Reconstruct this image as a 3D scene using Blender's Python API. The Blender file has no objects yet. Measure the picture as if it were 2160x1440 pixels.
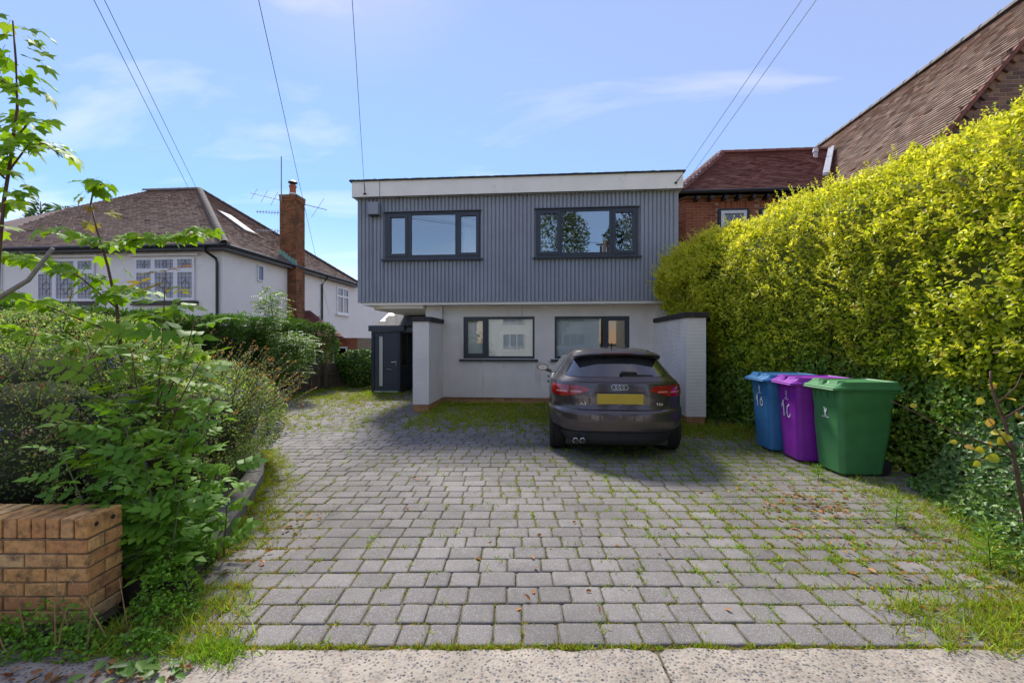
import bpy, bmesh, math, random
import numpy as np
from mathutils import Vector, Matrix, noise as mnoise

random.seed(7); rng = np.random.default_rng(7)
R = math.radians
scene = bpy.context.scene
COL = scene.collection

# ------------------------------------------------------------------ camera
YAW = R(4.7)
cam_d = bpy.data.cameras.new('camera'); cam = bpy.data.objects.new('camera', cam_d); COL.objects.link(cam)
cam.location = (0, 0, 1.5); cam.rotation_euler = (R(90), 0, YAW)
cam_d.sensor_width = 36; cam_d.lens = 15.62; cam_d.clip_start = 0.05; cam_d.clip_end = 2000
scene.camera = cam

# ------------------------------------------------------------------ light and exposure
SUN_AZ, SUN_EL = R(26.0), R(47.6)            # azimuth measured from +Y towards -X
sun_vec = Vector((-math.sin(SUN_AZ) * math.cos(SUN_EL), math.cos(SUN_AZ) * math.cos(SUN_EL), math.sin(SUN_EL)))
sd = bpy.data.lights.new('sun', 'SUN'); sd.energy = 1.06; sd.angle = R(10.0); sd.color = (1.0, 0.955, 0.88)
sun = bpy.data.objects.new('sun', sd); COL.objects.link(sun)
sun.location = (-10, 30, 40); sun.rotation_euler = sun_vec.to_track_quat('Z', 'Y').to_euler()

world = bpy.data.worlds.new('World'); scene.world = world; world.use_nodes = True
wn, wl = world.node_tree.nodes, world.node_tree.links
wn.clear()
w_out = wn.new('ShaderNodeOutputWorld'); w_bg = wn.new('ShaderNodeBackground'); w_bg.inputs['Strength'].default_value = 0.15
sky = wn.new('ShaderNodeTexSky'); sky.sky_type = 'NISHITA'; sky.sun_disc = False
sky.sun_elevation = SUN_EL; sky.sun_rotation = -SUN_AZ
sky.air_density = 1.0; sky.dust_density = 0.15; sky.ozone_density = 1.6; sky.altitude = 0
tc = wn.new('ShaderNodeTexCoord'); sep = wn.new('ShaderNodeSeparateXYZ'); wl.new(tc.outputs['Generated'], sep.inputs[0])
def wmath(op, a, b):
    m = wn.new('ShaderNodeMath'); m.operation = op
    for i, v in enumerate((a, b)):
        if isinstance(v, (int, float)): m.inputs[i].default_value = v
        else: wl.new(v, m.inputs[i])
    return m.outputs[0]
zc = wmath('ADD', wmath('MAXIMUM', sep.outputs[2], 0.0), 0.22)
cx_, cy_ = wmath('DIVIDE', sep.outputs[0], zc), wmath('DIVIDE', sep.outputs[1], zc)
cmb = wn.new('ShaderNodeCombineXYZ'); wl.new(wmath('MULTIPLY', cx_, 0.8), cmb.inputs[0]); wl.new(wmath('MULTIPLY', cy_, 2.0), cmb.inputs[1])
def wnoise(vec, scale, detail, rough, dist, loc=(0, 0, 0)):
    mp = wn.new('ShaderNodeMapping'); mp.inputs['Location'].default_value = loc; wl.new(vec, mp.inputs[0])
    n_ = wn.new('ShaderNodeTexNoise'); wl.new(mp.outputs[0], n_.inputs['Vector'])
    for k_, v_ in (('Scale', scale), ('Detail', detail), ('Roughness', rough), ('Distortion', dist)): n_.inputs[k_].default_value = v_
    return n_.outputs['Fac']
def wramp(fac, lo, hi, top):
    r_ = wn.new('ShaderNodeValToRGB'); e_ = r_.color_ramp.elements; e_[0].position = lo; e_[1].position = hi
    e_[0].color = (0, 0, 0, 1); e_[1].color = (top, top, top, 1); wl.new(fac, r_.inputs['Fac']); return r_.outputs['Color']
wisps = wramp(wnoise(cmb.outputs[0], 1.15, 7, .52, .45), .54, .92, .40)                 # thin high cloud, the same over the whole sky
cover = wisps
hs = wn.new('ShaderNodeHueSaturation'); hs.inputs['Saturation'].default_value = 1.75; hs.inputs['Value'].default_value = 0.50
wl.new(sky.outputs[0], hs.inputs['Color'])
def wmix(fac, a_, b_):
    m_ = wn.new('ShaderNodeMix'); m_.data_type = 'RGBA'
    if isinstance(fac, float): m_.inputs[0].default_value = fac
    else: wl.new(fac, m_.inputs[0])
    wl.new(a_, m_.inputs[6]); m_.inputs[7].default_value = (*b_, 1); return m_.outputs[2]
veil = wmix(0.36, hs.outputs[0], (1.95, 2.55, 3.2))              # even, thin high haze over the whole sky
tint = wn.new('ShaderNodeMix'); tint.data_type = 'RGBA'; tint.blend_type = 'MULTIPLY'; tint.inputs[0].default_value = 1.0; tint.inputs[7].default_value = (.75, .50, .47, 1)
wl.new(wmix(cover, veil, (4.6, 5.6, 5.2)), tint.inputs[6]); wl.new(tint.outputs[2], w_bg.inputs['Color']); wl.new(w_bg.outputs[0], w_out.inputs['Surface'])

scene.view_settings.view_transform = 'Standard'; scene.view_settings.look = 'None'
scene.view_settings.exposure = 2.4; scene.view_settings.gamma = 1.0; scene.view_settings.use_curve_mapping = False
scene.render.engine = 'CYCLES'; scene.cycles.use_denoising = True
scene.cycles.max_bounces = 8; scene.cycles.transparent_max_bounces = 12

# ------------------------------------------------------------------ helpers
def tag(o, label=None, cat=None, group=None, kind=None):
    for k, v in (('label', label), ('category', cat), ('group', group), ('kind', kind)):
        if v: o[k] = v
    return o
def empty(name, loc, label=None, cat=None, group=None, rotz=0.0):
    o = bpy.data.objects.new(name, None); COL.objects.link(o); o.location = loc; o.rotation_euler = (0, 0, rotz)
    o.empty_display_size = 0.1
    return tag(o, label, cat, group)
def offset_of(p):
    v = Vector((0, 0, 0))
    while p is not None:
        v += p.location; p = p.parent
    return v
def link(name, me, parent=None, loc=None):
    o = bpy.data.objects.new(name, me); COL.objects.link(o)
    if parent is not None: o.parent = parent
    if loc is not None: o.location = loc
    return o
def place(name, me, parent, M):
    """shared mesh at world matrix M (parents are translated only)"""
    o = bpy.data.objects.new(name, me); COL.objects.link(o); o.parent = parent
    o.matrix_local = Matrix.Translation(-offset_of(parent)) @ M
    return o

class MB:
    """collects shapes into one mesh; world coordinates"""
    def __init__(s): s.v = []; s.f = []
    def add(s, vs, fs):
        n = len(s.v); s.v += [tuple(v) for v in vs]; s.f += [tuple(i + n for i in f) for f in fs]; return s
    def box(s, x0, x1, y0, y1, z0, z1):
        return s.add([(x0,y0,z0),(x1,y0,z0),(x1,y1,z0),(x0,y1,z0),(x0,y0,z1),(x1,y0,z1),(x1,y1,z1),(x0,y1,z1)],
                     [(3,2,1,0),(4,5,6,7),(0,1,5,4),(1,2,6,5),(2,3,7,6),(3,0,4,7)])
    def cbox(s, x0, x1, y0, y1, z0, z1, c=0.01):
        """box with chamfered edges"""
        loops = [(z0, c), (z0 + c, 0), (z1 - c, 0), (z1, c)]; vs = []; fs = []
        for z, i in loops:
            a0, a1, b0, b1 = x0 + i, x1 - i, y0 + i, y1 - i
            k = c * 0.7 if i == 0 else c * 0.4
            vs += [(a0+k,b0,z),(a1-k,b0,z),(a1,b0+k,z),(a1,b1-k,z),(a1-k,b1,z),(a0+k,b1,z),(a0,b1-k,z),(a0,b0+k,z)]
        for j in range(3):
            for i in range(8):
                a, b = j*8+i, j*8+(i+1) % 8; fs.append((a, b, b+8, a+8))
        fs.append(tuple(range(7, -1, -1))); fs.append(tuple(range(24, 32)))
        return s.add(vs, fs)
    def prism(s, poly, y0, y1):
        """poly in (x,z), extruded along y"""
        n = len(poly); vs = [(x, y0, z) for x, z in poly] + [(x, y1, z) for x, z in poly]
        fs = [tuple(range(n)), tuple(range(2*n-1, n-1, -1))] + [(i, i+n, (i+1) % n + n, (i+1) % n) for i in range(n)]
        return s.add(vs, fs)
    def zprism(s, poly, z0, z1):
        n = len(poly); vs = [(x, y, z0) for x, y in poly] + [(x, y, z1) for x, y in poly]
        fs = [tuple(range(n-1, -1, -1)), tuple(range(n, 2*n))] + [(i, (i+1) % n, (i+1) % n + n, i+n) for i in range(n)]
        return s.add(vs, fs)
    def xprism(s, poly, x0, x1):
        """poly in (y,z), extruded along x"""
        n = len(poly); vs = [(x0, y, z) for y, z in poly] + [(x1, y, z) for y, z in poly]
        fs = [tuple(range(n-1, -1, -1)), tuple(range(n, 2*n))] + [(i, (i+1) % n, (i+1) % n + n, i+n) for i in range(n)]
        return s.add(vs, fs)
    def tube(s, pts, r, n=6, cap=True):
        pts = [Vector(p) for p in pts]; m = len(pts); rs = r if isinstance(r, (list, tuple)) else [r] * m
        vs = []; up = Vector((0, 0, 1))
        for i, p in enumerate(pts):
            d = (pts[min(i+1, m-1)] - pts[max(i-1, 0)]).normalized()
            a = d.cross(up)
            if a.length < 0.05: a = d.cross(Vector((1, 0, 0)))
            a.normalize(); b = d.cross(a).normalized()
            for k in range(n):
                t = 2 * math.pi * k / n; vs.append(p + a * math.cos(t) * rs[i] + b * math.sin(t) * rs[i])
        fs = [(j*n+i, j*n+(i+1) % n, (j+1)*n+(i+1) % n, (j+1)*n+i) for j in range(m-1) for i in range(n)]
        if cap: fs += [tuple(range(n-1, -1, -1)), tuple(range((m-1)*n, m*n))]
        return s.add(vs, fs)
    def lathe(s, prof, c, n=20, axis='z'):
        vs = []
        for r, h in prof:
            for k in range(n):
                t = 2 * math.pi * k / n; a, b = r * math.cos(t), r * math.sin(t)
                vs.append((c[0]+a, c[1]+b, c[2]+h) if axis == 'z' else ((c[0]+h, c[1]+a, c[2]+b) if axis == 'x' else (c[0]+a, c[1]+h, c[2]+b)))
        m = len(prof)
        fs = [(j*n+i, j*n+(i+1) % n, (j+1)*n+(i+1) % n, (j+1)*n+i) for j in range(m-1) for i in range(n)]
        fs += [tuple(range(n-1, -1, -1)), tuple(range((m-1)*n, m*n))]
        return s.add(vs, fs)
    def quad(s, a, b, c, d): return s.add([a, b, c, d], [(0, 1, 2, 3)])
    def loft(s, rings, closed=True, cap=True):
        n = len(rings[0]); vs = [p for r in rings for p in r]
        fs = []
        for j in range(len(rings)-1):
            for i in range(n if closed else n-1):
                fs.append((j*n+i, j*n+(i+1) % n, (j+1)*n+(i+1) % n, (j+1)*n+i))
        if cap: fs += [tuple(range(n-1, -1, -1)), tuple(range((len(rings)-1)*n, len(rings)*n))]
        return s.add(vs, fs)
    def mesh(s, name, mat=None, smooth=False):
        me = bpy.data.meshes.new(name); me.from_pydata(s.v, [], s.f)
        bm = bmesh.new(); bm.from_mesh(me); bmesh.ops.recalc_face_normals(bm, faces=bm.faces); bm.to_mesh(me); bm.free()
        if mat: me.materials.append(mat)
        if smooth: me.polygons.foreach_set('use_smooth', [True] * len(me.polygons))
        return me
    def build(s, name, mat, parent=None, smooth=False, sharp=None):
        off = offset_of(parent)
        s.v = [(x - off.x, y - off.y, z - off.z) for x, y, z in s.v]
        me = s.mesh(name, mat, smooth)
        if sharp is not None: me.set_sharp_from_angle(angle=R(sharp)) if smooth else None
        return link(name, me, parent)
def Bx(*a): return MB().box(*a)

def npmesh(name, V, loops, sizes, mat, col=None, smooth=False):
    me = bpy.data.meshes.new(name); V = np.asarray(V, np.float32); loops = np.asarray(loops, np.int32).ravel(); sizes = np.asarray(sizes, np.int32)
    me.vertices.add(len(V)); me.vertices.foreach_set('co', V.ravel())
    me.loops.add(len(loops)); me.loops.foreach_set('vertex_index', loops)
    me.polygons.add(len(sizes)); st = np.concatenate(([0], np.cumsum(sizes)[:-1])).astype(np.int32)
    me.polygons.foreach_set('loop_start', st); me.polygons.foreach_set('loop_total', sizes)
    if smooth: me.polygons.foreach_set('use_smooth', np.ones(len(sizes), bool))
    me.update(calc_edges=True)
    if col is not None:
        a = me.color_attributes.new('Col', 'FLOAT_COLOR', 'POINT')
        c4 = np.ones((len(V), 4), np.float32); c4[:, :3] = col; a.data.foreach_set('color', c4.ravel())
    me.materials.append(mat); me.validate()
    return me

TMPL = {
 'diam': (np.array([(0,0,0),(.45,1,.22),(1,0,-.12),(.45,-1,.22)]), [(0,1,2),(0,2,3)]),
 'oval': (np.array([(0,0,0),(.28,.85,.16),(.68,.9,.2),(1,0,-.2),(.68,-.9,.2),(.28,-.85,.16)]), [(0,1,2,3),(0,3,4,5)]),
 'ivy':  (np.array([(0,0,0),(-.12,.55,.1),(.2,1,.12),(.5,.5,.12),(1,0,-.15),(.5,-.5,.12),(.2,-1,.12),(-.12,-.55,.1)]), [(0,1,2,3,4),(0,4,5,6,7)]),
 'blade': (np.array([(0,-1,0),(0,1,0),(.55,.75,.0),(.55,-.75,.0),(1,0,-.9)]), [(0,1,2,3),(3,2,4)]),
}
def unit(a): return a / np.maximum(np.linalg.norm(a, axis=1, keepdims=True), 1e-6)
def leaf_mesh(name, P, D, N, L, W, col, mat, tmpl='diam', off=(0,0,0)):
    """n leaves: base P, direction D, normal N, length L, width W, colour col"""
    T, F = TMPL[tmpl]; P = np.asarray(P, float) - np.asarray(off, float)
    D = unit(np.asarray(D, float)); S = unit(np.cross(D, N)); Nn = np.cross(S, D)
    L = np.asarray(L)[:, None, None]; W = np.asarray(W)[:, None, None]; k = len(T)
    V = P[:, None, :] + D[:, None, :] * (T[None, :, 0:1] * L) + S[:, None, :] * (T[None, :, 1:2] * W * .5) + Nn[:, None, :] * (T[None, :, 2:3] * W)
    n = len(P); base = (np.arange(n) * k)[:, None]
    fl = np.array([i for f in F for i in f]); loops = (base + fl[None, :]).ravel()
    sizes = np.tile([len(f) for f in F], n)
    return npmesh(name, V.reshape(-1, 3), loops, sizes, mat, np.repeat(np.asarray(col), k, axis=0))
def rnd_dirs(n): return unit(rng.normal(size=(n, 3)))
def ramp_cols(n, cols, jit=.12, w=None):
    c = np.asarray(cols, float)[rng.choice(len(cols), n, p=w)]
    return np.clip(c * (1 + rng.normal(0, jit, (n, 1))) * (1 + rng.normal(0, jit * .35, (n, 3))), 0.001, 1)

# ------------------------------------------------------------------ materials
def newmat(name):
    m = bpy.data.materials.new(name); m.use_nodes = True; nt = m.node_tree
    return m, nt, nt.nodes['Principled BSDF']
def N(nt, t, **kw):
    n = nt.nodes.new(t)
    for k, v in kw.items():
        if k in n.inputs: n.inputs[k].default_value = v
        else: setattr(n, k, v)
    return n
def pos(nt, scale=(1, 1, 1)):
    g = N(nt, 'ShaderNodeNewGeometry'); mp = N(nt, 'ShaderNodeMapping'); mp.inputs['Scale'].default_value = scale
    nt.links.new(g.outputs['Position'], mp.inputs[0]); return mp.outputs[0]
def ramp(nt, fac, stops):
    r = N(nt, 'ShaderNodeValToRGB'); e = r.color_ramp.elements
    while len(e) < len(stops): e.new(0.5)
    for i, (p, c) in enumerate(stops):
        e[i].position = p; e[i].color = (c, c, c, 1) if isinstance(c, (int, float)) else (*c, 1)
    nt.links.new(fac, r.inputs[0]); return r.outputs[0]
def noise(nt, vec, scale, detail=4, rough=.55, dist=0):
    n = N(nt, 'ShaderNodeTexNoise', Scale=scale, Detail=detail, Roughness=rough, Distortion=dist); nt.links.new(vec, n.inputs['Vector']); return n.outputs['Fac']
def mixc_(nt, fac, a, b, mode='MIX'):
    m = N(nt, 'ShaderNodeMix', data_type='RGBA', blend_type=mode)
    for i, v in ((0, fac), (6, a), (7, b)):
        if hasattr(v, 'node'): nt.links.new(v, m.inputs[i])
        elif isinstance(v, (int, float)): m.inputs[i].default_value = v
        else: m.inputs[i].default_value = (*v, 1)
    return m.outputs[2]
def bump(nt, bsdf, h, strength, dist=.01):
    b = N(nt, 'ShaderNodeBump', Strength=strength, Distance=dist); nt.links.new(h, b.inputs['Height']); nt.links.new(b.outputs[0], bsdf.inputs['Normal']); return b
def simple(name, col, rough=.6, var=.12, scale=4, bumps=0, bscale=80, metal=0, spec=.5, coat=0, dirt=None, dscale=1.5, dlo=.5, dhi=.75):
    m, nt, b = newmat(name); b.inputs['Roughness'].default_value = rough; b.inputs['Metallic'].default_value = metal
    b.inputs['Specular IOR Level'].default_value = spec; b.inputs['Coat Weight'].default_value = coat; b.inputs['Coat Roughness'].default_value = .03
    p = pos(nt); f = noise(nt, p, scale, 5)
    c = ramp(nt, f, [(.3, tuple(v * (1 - var) for v in col)), (.7, tuple(min(1, v * (1 + var)) for v in col))])
    if dirt:
        d = ramp(nt, noise(nt, p, dscale, 8, .65), [(dlo, 0.), (dhi, 1.)]); c = mixc_(nt, d, c, dirt)
    nt.links.new(c, b.inputs['Base Color'])
    if bumps: bump(nt, b, noise(nt, p, bscale, 3), bumps, .004)
    return m
def leafmat(name, trans=.35, rough=.45, spec=.4, gain=1.0):
    m, nt, b = newmat(name); a = N(nt, 'ShaderNodeAttribute', attribute_name='Col')
    b.inputs['Roughness'].default_value = rough; b.inputs['Specular IOR Level'].default_value = spec
    c = a.outputs['Color']
    nt.links.new(c, b.inputs['Base Color'])
    t = N(nt, 'ShaderNodeBsdfTranslucent'); tcx = mixc_(nt, 1.0, c, (1.25, 1.2, .6), 'MULTIPLY'); nt.links.new(tcx, t.inputs['Color'])
    mx = N(nt, 'ShaderNodeMixShader'); mx.inputs[0].default_value = trans
    nt.links.new(b.outputs[0], mx.inputs[1]); nt.links.new(t.outputs[0], mx.inputs[2]); nt.links.new(mx.outputs[0], nt.nodes['Material Output'].inputs[0])
    return m
def objleafmat(name, cols, trans=.35, rough=.55):
    """one colour per object from a ramp, for leaves that are objects of their own"""
    m, nt, b = newmat(name); oi = N(nt, 'ShaderNodeObjectInfo')
    c = ramp(nt, oi.outputs['Random'], [(i / max(1, len(cols) - 1), x) for i, x in enumerate(cols)])
    f = noise(nt, pos(nt), 60, 2); c = mixc_(nt, .25, c, ramp(nt, f, [(.3, .55), (.7, 1.0)]), 'MULTIPLY')
    b.inputs['Roughness'].default_value = rough; b.inputs['Specular IOR Level'].default_value = .25; nt.links.new(c, b.inputs['Base Color'])
    t = N(nt, 'ShaderNodeBsdfTranslucent'); nt.links.new(mixc_(nt, 1., c, (1.25, 1.2, .6), 'MULTIPLY'), t.inputs['Color'])
    mx = N(nt, 'ShaderNodeMixShader'); mx.inputs[0].default_value = trans
    nt.links.new(b.outputs[0], mx.inputs[1]); nt.links.new(t.outputs[0], mx.inputs[2]); nt.links.new(mx.outputs[0], nt.nodes['Material Output'].inputs[0])
    return m
def brickmat(name, cols, stain=(.05, .04, .03), lo=.5, hi=.75, island=False, sscale=14):
    m, nt, b = newmat(name); b.inputs['Roughness'].default_value = .9; b.inputs['Specular IOR Level'].default_value = .2
    src = N(nt, 'ShaderNodeNewGeometry').outputs['Random Per Island'] if island else N(nt, 'ShaderNodeObjectInfo').outputs['Random']
    c = ramp(nt, src, [(i / max(1, len(cols) - 1), x) for i, x in enumerate(cols)])
    p = pos(nt)
    c = mixc_(nt, .5, c, ramp(nt, noise(nt, p, 45, 4), [(.3, .6), (.7, 1.15)]), 'MULTIPLY')
    c = mixc_(nt, ramp(nt, noise(nt, p, sscale, 6, .7), [(lo, 0.), (hi, .8)]), c, stain)
    nt.links.new(c, b.inputs['Base Color']); bump(nt, b, noise(nt, p, 160, 4), .5, .003)
    return m

M = {}
def make_paver_mat(island):
    m, nt, b = newmat('paver_concrete'); b.inputs['Roughness'].default_value = .85; b.inputs['Specular IOR Level'].default_value = .3
    p = pos(nt)
    src = N(nt, 'ShaderNodeNewGeometry').outputs['Random Per Island'] if island else N(nt, 'ShaderNodeObjectInfo').outputs['Random']
    c = ramp(nt, src, [(0, (.172, .156, .144)), (.4, (.197, .180, .166)), (.75, (.217, .199, .183)), (1, (.25, .23, .212))])
    c = mixc_(nt, .7, c, ramp(nt, noise(nt, p, 3.0, 6, .65), [(.3, .72), (.7, 1.12)]), 'MULTIPLY')
    v = N(nt, 'ShaderNodeTexVoronoi', Scale=260.); nt.links.new(p, v.inputs['Vector'])
    c = mixc_(nt, ramp(nt, v.outputs['Color'], [(.66, 0.), (.78, .5)]), c, (.46, .44, .42))
    c = mixc_(nt, ramp(nt, noise(nt, p, 220, 2), [(.52, 0.), (.7, .4)]), c, (.09, .085, .085))
    e = N(nt, 'ShaderNodeAttribute', attribute_name='Col')           # worn, mossy rim of each block
    rim = N(nt, 'ShaderNodeMath', operation='ADD'); nt.links.new(e.outputs['Fac'], rim.inputs[0])
    nn = ramp(nt, noise(nt, p, 26, 5, .7), [(.25, 0.), (.75, 1.)]); nt.links.new(nn, rim.inputs[1])
    c = mixc_(nt, ramp(nt, rim.outputs[0], [(.86, 0.), (1.25, .5)]), c, (.13, .12, .10))
    damp = ramp(nt, noise(nt, pos(nt, (.8, .8, .8)), .9, 6, .65), [(.46, 0.), (.66, .68)])
    c = mixc_(nt, damp, c, (.105, .098, .088))
    oil = ramp(nt, noise(nt, p, 2.3, 5, .6), [(.64, 0.), (.72, .6)]); c = mixc_(nt, oil, c, (.075, .07, .066))
    nt.links.new(c, b.inputs['Base Color']); bump(nt, b, noise(nt, p, 300, 3), .45, .003)
    return m
M['paver'] = make_paver_mat(False); M['pavers'] = make_paver_mat(True)
def make_aggregate():
    m, nt, b = newmat('exposed_aggregate'); b.inputs['Roughness'].default_value = .85
    p = pos(nt); v = N(nt, 'ShaderNodeTexVoronoi', Scale=62.); v.inputs['Randomness'].default_value = 1.
    pw = N(nt, 'ShaderNodeVectorMath', operation='ADD'); nt.links.new(p, pw.inputs[0])
    nv = N(nt, 'ShaderNodeTexNoise', Scale=60., Detail=2.); nt.links.new(p, nv.inputs['Vector'])
    sc = N(nt, 'ShaderNodeVectorMath', operation='SCALE'); sc.inputs['Scale'].default_value = .012; nt.links.new(nv.outputs['Color'], sc.inputs[0]); nt.links.new(sc.outputs[0], pw.inputs[1])
    nt.links.new(pw.outputs[0], v.inputs['Vector'])
    stone = ramp(nt, v.outputs['Color'], [(.22, (.06, .06, .07)), (.38, (.13, .12, .125)), (.5, (.26, .20, .17)), (.62, (.46, .40, .34)), (.8, (.17, .17, .19))])
    is_stone = ramp(nt, v.outputs['Distance'], [(.30, 1.), (.44, 0.)])
    c = mixc_(nt, is_stone, (.40, .345, .275), stone)
    v2 = N(nt, 'ShaderNodeTexVoronoi', Scale=34.); nt.links.new(pw.outputs[0], v2.inputs['Vector'])
    big = mixc_(nt, 1., ramp(nt, v2.outputs['Distance'], [(.24, 1.), (.36, 0.)]), ramp(nt, v2.outputs['Color'], [(.44, 0.), (.5, 1.)]), 'MULTIPLY')
    c = mixc_(nt, big, c, ramp(nt, v2.outputs['Color'], [(.48, (.24, .22, .21)), (.58, (.12, .115, .12)), (.7, (.36, .27, .22))]))
    c = mixc_(nt, .9, c, ramp(nt, noise(nt, p, 3.2, 7, .7), [(.3, .55), (.65, 1.08)]), 'MULTIPLY')
    c = mixc_(nt, ramp(nt, noise(nt, p, 9, 7, .7), [(.56, 0.), (.70, .75)]), c, (.15, .13, .10))
    nt.links.new(c, b.inputs['Base Color']); bump(nt, b, v.outputs['Distance'], .7, .006)
    return m
M['aggregate'] = make_aggregate()
def make_ribbed(name, base, dirt):
    m, nt, b = newmat(name); b.inputs['Roughness'].default_value = .85; b.inputs['Specular IOR Level'].default_value = .25
    p = pos(nt); w = N(nt, 'ShaderNodeTexWave', wave_type='BANDS', bands_direction='Z', Scale=12.5, Distortion=.35, Detail=2.); w.inputs['Detail Scale'].default_value = 3.; nt.links.new(p, w.inputs['Vector'])
    c = ramp(nt, noise(nt, p, 2.2, 6), [(.3, tuple(v * .88 for v in base)), (.7, base)])
    c = mixc_(nt, .55, c, ramp(nt, w.outputs['Fac'], [(0., .66), (.40, 1.)]), 'MULTIPLY')
    streak = ramp(nt, noise(nt, pos(nt, (6, 6, .9)), 1.0, 7, .62), [(.60, 0.), (.80, .65)])
    c = mixc_(nt, streak, c, dirt)
    sp = ramp(nt, noise(nt, p, 38, 5, .7), [(.62, 0.), (.72, .5)]); c = mixc_(nt, sp, c, dirt)
    nt.links.new(c, b.inputs['Base Color']); bump(nt, b, w.outputs['Fac'], .6, .006)
    return m
M['ribbed'] = make_ribbed('ribbed_render', (.92, .85, .74), (.50, .41, .30))
M['ribbed_white'] = make_ribbed('ribbed_white_render', (.93, .88, .79), (.46, .38, .30))
M['clad'] = simple('grey_cladding_paint', (.29, .315, .35), .5, .10, 1.6, .25, 120, dirt=(.26, .27, .29), dlo=.55, dhi=.9)
M['clad_dark'] = simple('grey_cladding_recess', (.20, .208, .23), .6, .08, 3)
M['frame'] = simple('anthracite_frame', (.032, .040, .055), .38, .06, 5)
M['trim_lead'] = simple('grey_lead_trim', (.16, .175, .21), .5, .1, 8)
M['white_paint'] = simple('white_paint', (.90, .85, .75), .55, .05, 2, dirt=(.45, .42, .33), dscale=2.6, dlo=.62, dhi=.85)
M['cream'] = simple('cream_soffit', (.84, .79, .69), .6, .06, 2, dirt=(.4, .37, .3), dlo=.6, dhi=.85)
M['roof_felt'] = simple('dark_roof_felt', (.03, .032, .034), .8, .3, 12, .6, 90, dirt=(.10, .11, .03), dscale=7, dlo=.58, dhi=.7)
M['upvc'] = simple('white_frame', (.78, .78, .77), .35, .03, 4)
M['black_metal'] = simple('black_gutter', (.012, .013, .015), .4, .2, 6)
M['interior'] = simple('interior_wall', (.42, .41, .39), .9, .03, 2)
M['blind'] = simple('white_blind_fabric', (.90, .90, .87), .8, .03, 6)
M['curtain'] = simple('white_net_curtain', (.80, .81, .80), .9, .05, 6)
M['coping'] = simple('dark_coping_brick', (.035, .03, .028), .75, .35, 14, .5, 120, dirt=(.09, .085, .06), dscale=9, dlo=.55, dhi=.75)
M['mortar'] = simple('mortar', (.36, .31, .25), .95, .12, 20, .5, 150)
M['mortar_dark'] = simple('dark_mortar', (.24, .19, .12), .95, .3, 18, .5, 150, dirt=(.05, .06, .02), dscale=8)
M['brick_buff'] = brickmat('buff_brick', [(.64, .34, .12), (.70, .41, .16), (.56, .28, .11), (.66, .44, .21), (.50, .23, .09)], (.075, .05, .035), .47, .68)
M['brick_plinth'] = brickmat('plinth_brick', [(.46, .22, .09), (.52, .27, .11), (.40, .18, .08)], (.10, .07, .04), .6, .8)
M['brick_red'] = brickmat('red_brick', [(.34, .105, .05), (.42, .14, .07), (.37, .12, .06), (.28, .08, .045)], (.07, .03, .02), .62, .85)
M['brick_brown'] = brickmat('brown_brick', [(.30, .165, .10), (.14, .09, .07), (.36, .20, .115), (.23, .115, .08), (.105, .075, .07), (.38, .23, .115)], (.06, .05, .035), .6, .85)
M['brick_chimney'] = brickmat('chimney_brick', [(.27, .115, .055), (.35, .16, .07), (.19, .085, .045), (.40, .135, .065)], (.045, .042, .018), .45, .66, True, 2.2)
M['mortar_red'] = simple('pale_mortar', (.42, .30, .20), .95, .1, 20)
M['fence'] = simple('weathered_timber', (.105, .080, .058), .9, .3, 9, .5, 60, dirt=(.04, .033, .025), dscale=5)
M['soil'] = simple('soil', (.055, .042, .030), .95, .35, 6, .8, 40, dirt=(.045, .05, .02), dscale=3)
M['joint'] = simple('joint_sand', (.12, .105, .065), .95, .4, 14, .8, 120, dirt=(.10, .11, .02), dscale=6, dlo=.52, dhi=.7)
M['kerb'] = simple('kerb_concrete', (.24, .22, .19), .9, .15, 12, .5, 130, dirt=(.09, .09, .05), dscale=6, dlo=.52, dhi=.75)
M['render_white'] = simple('white_roughcast', (.90, .85, .76), .9, .03, 1.5, .55, 55, dirt=(.52, .50, .44), dscale=1.0, dlo=.62, dhi=.9)
M['bark'] = simple('bark', (.115, .075, .05), .9, .3, 20, .6, 60)
M['twig'] = simple('reddish_twig', (.13, .06, .045), .7, .2, 20)
M['greytwig'] = simple('grey_branch', (.26, .24, .20), .8, .2, 20)
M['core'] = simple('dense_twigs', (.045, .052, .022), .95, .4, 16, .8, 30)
M['terracotta'] = simple('terracotta', (.38, .12, .05), .8, .15, 10)
M['copper'] = simple('verdigris_flashing', (.22, .42, .33), .7, .25, 9)
M['lead'] = simple('pale_lead_flashing', (.55, .56, .57), .6, .2, 9)
M['metal'] = simple('aerial_metal', (.30, .30, .31), .45, .05, 6, metal=.7)
M['wire'] = simple('black_wire', (.02, .02, .022), .5, .05, 6)
M['chrome'] = simple('chrome', (.72, .72, .74), .12, .02, 6, metal=1)
def make_glass(name, refl, tint=(.93, .96, .95)):
    m, nt, b = newmat(name); nt.nodes.remove(b)
    t = N(nt, 'ShaderNodeBsdfTransparent'); t.inputs[0].default_value = (*tint, 1); g = N(nt, 'ShaderNodeBsdfGlossy', Roughness=.012)
    lw = N(nt, 'ShaderNodeLayerWeight', Blend=.25); mr = N(nt, 'ShaderNodeMapRange'); mr.inputs['To Min'].default_value = refl; mr.inputs['To Max'].default_value = 1.
    nt.links.new(lw.outputs['Fresnel'], mr.inputs['Value'])
    mx = N(nt, 'ShaderNodeMixShader'); nt.links.new(mr.outputs[0], mx.inputs[0]); nt.links.new(t.outputs[0], mx.inputs[1]); nt.links.new(g.outputs[0], mx.inputs[2])
    nt.links.new(mx.outputs[0], nt.nodes['Material Output'].inputs[0]); return m
M['glass'] = make_glass('window_glass', .30)
M['glass_low'] = make_glass('window_glass_low', .07)
M['dark_glass'] = simple('dark_glass', (.03, .035, .045), .06, .1, 3, spec=.8)
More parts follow.
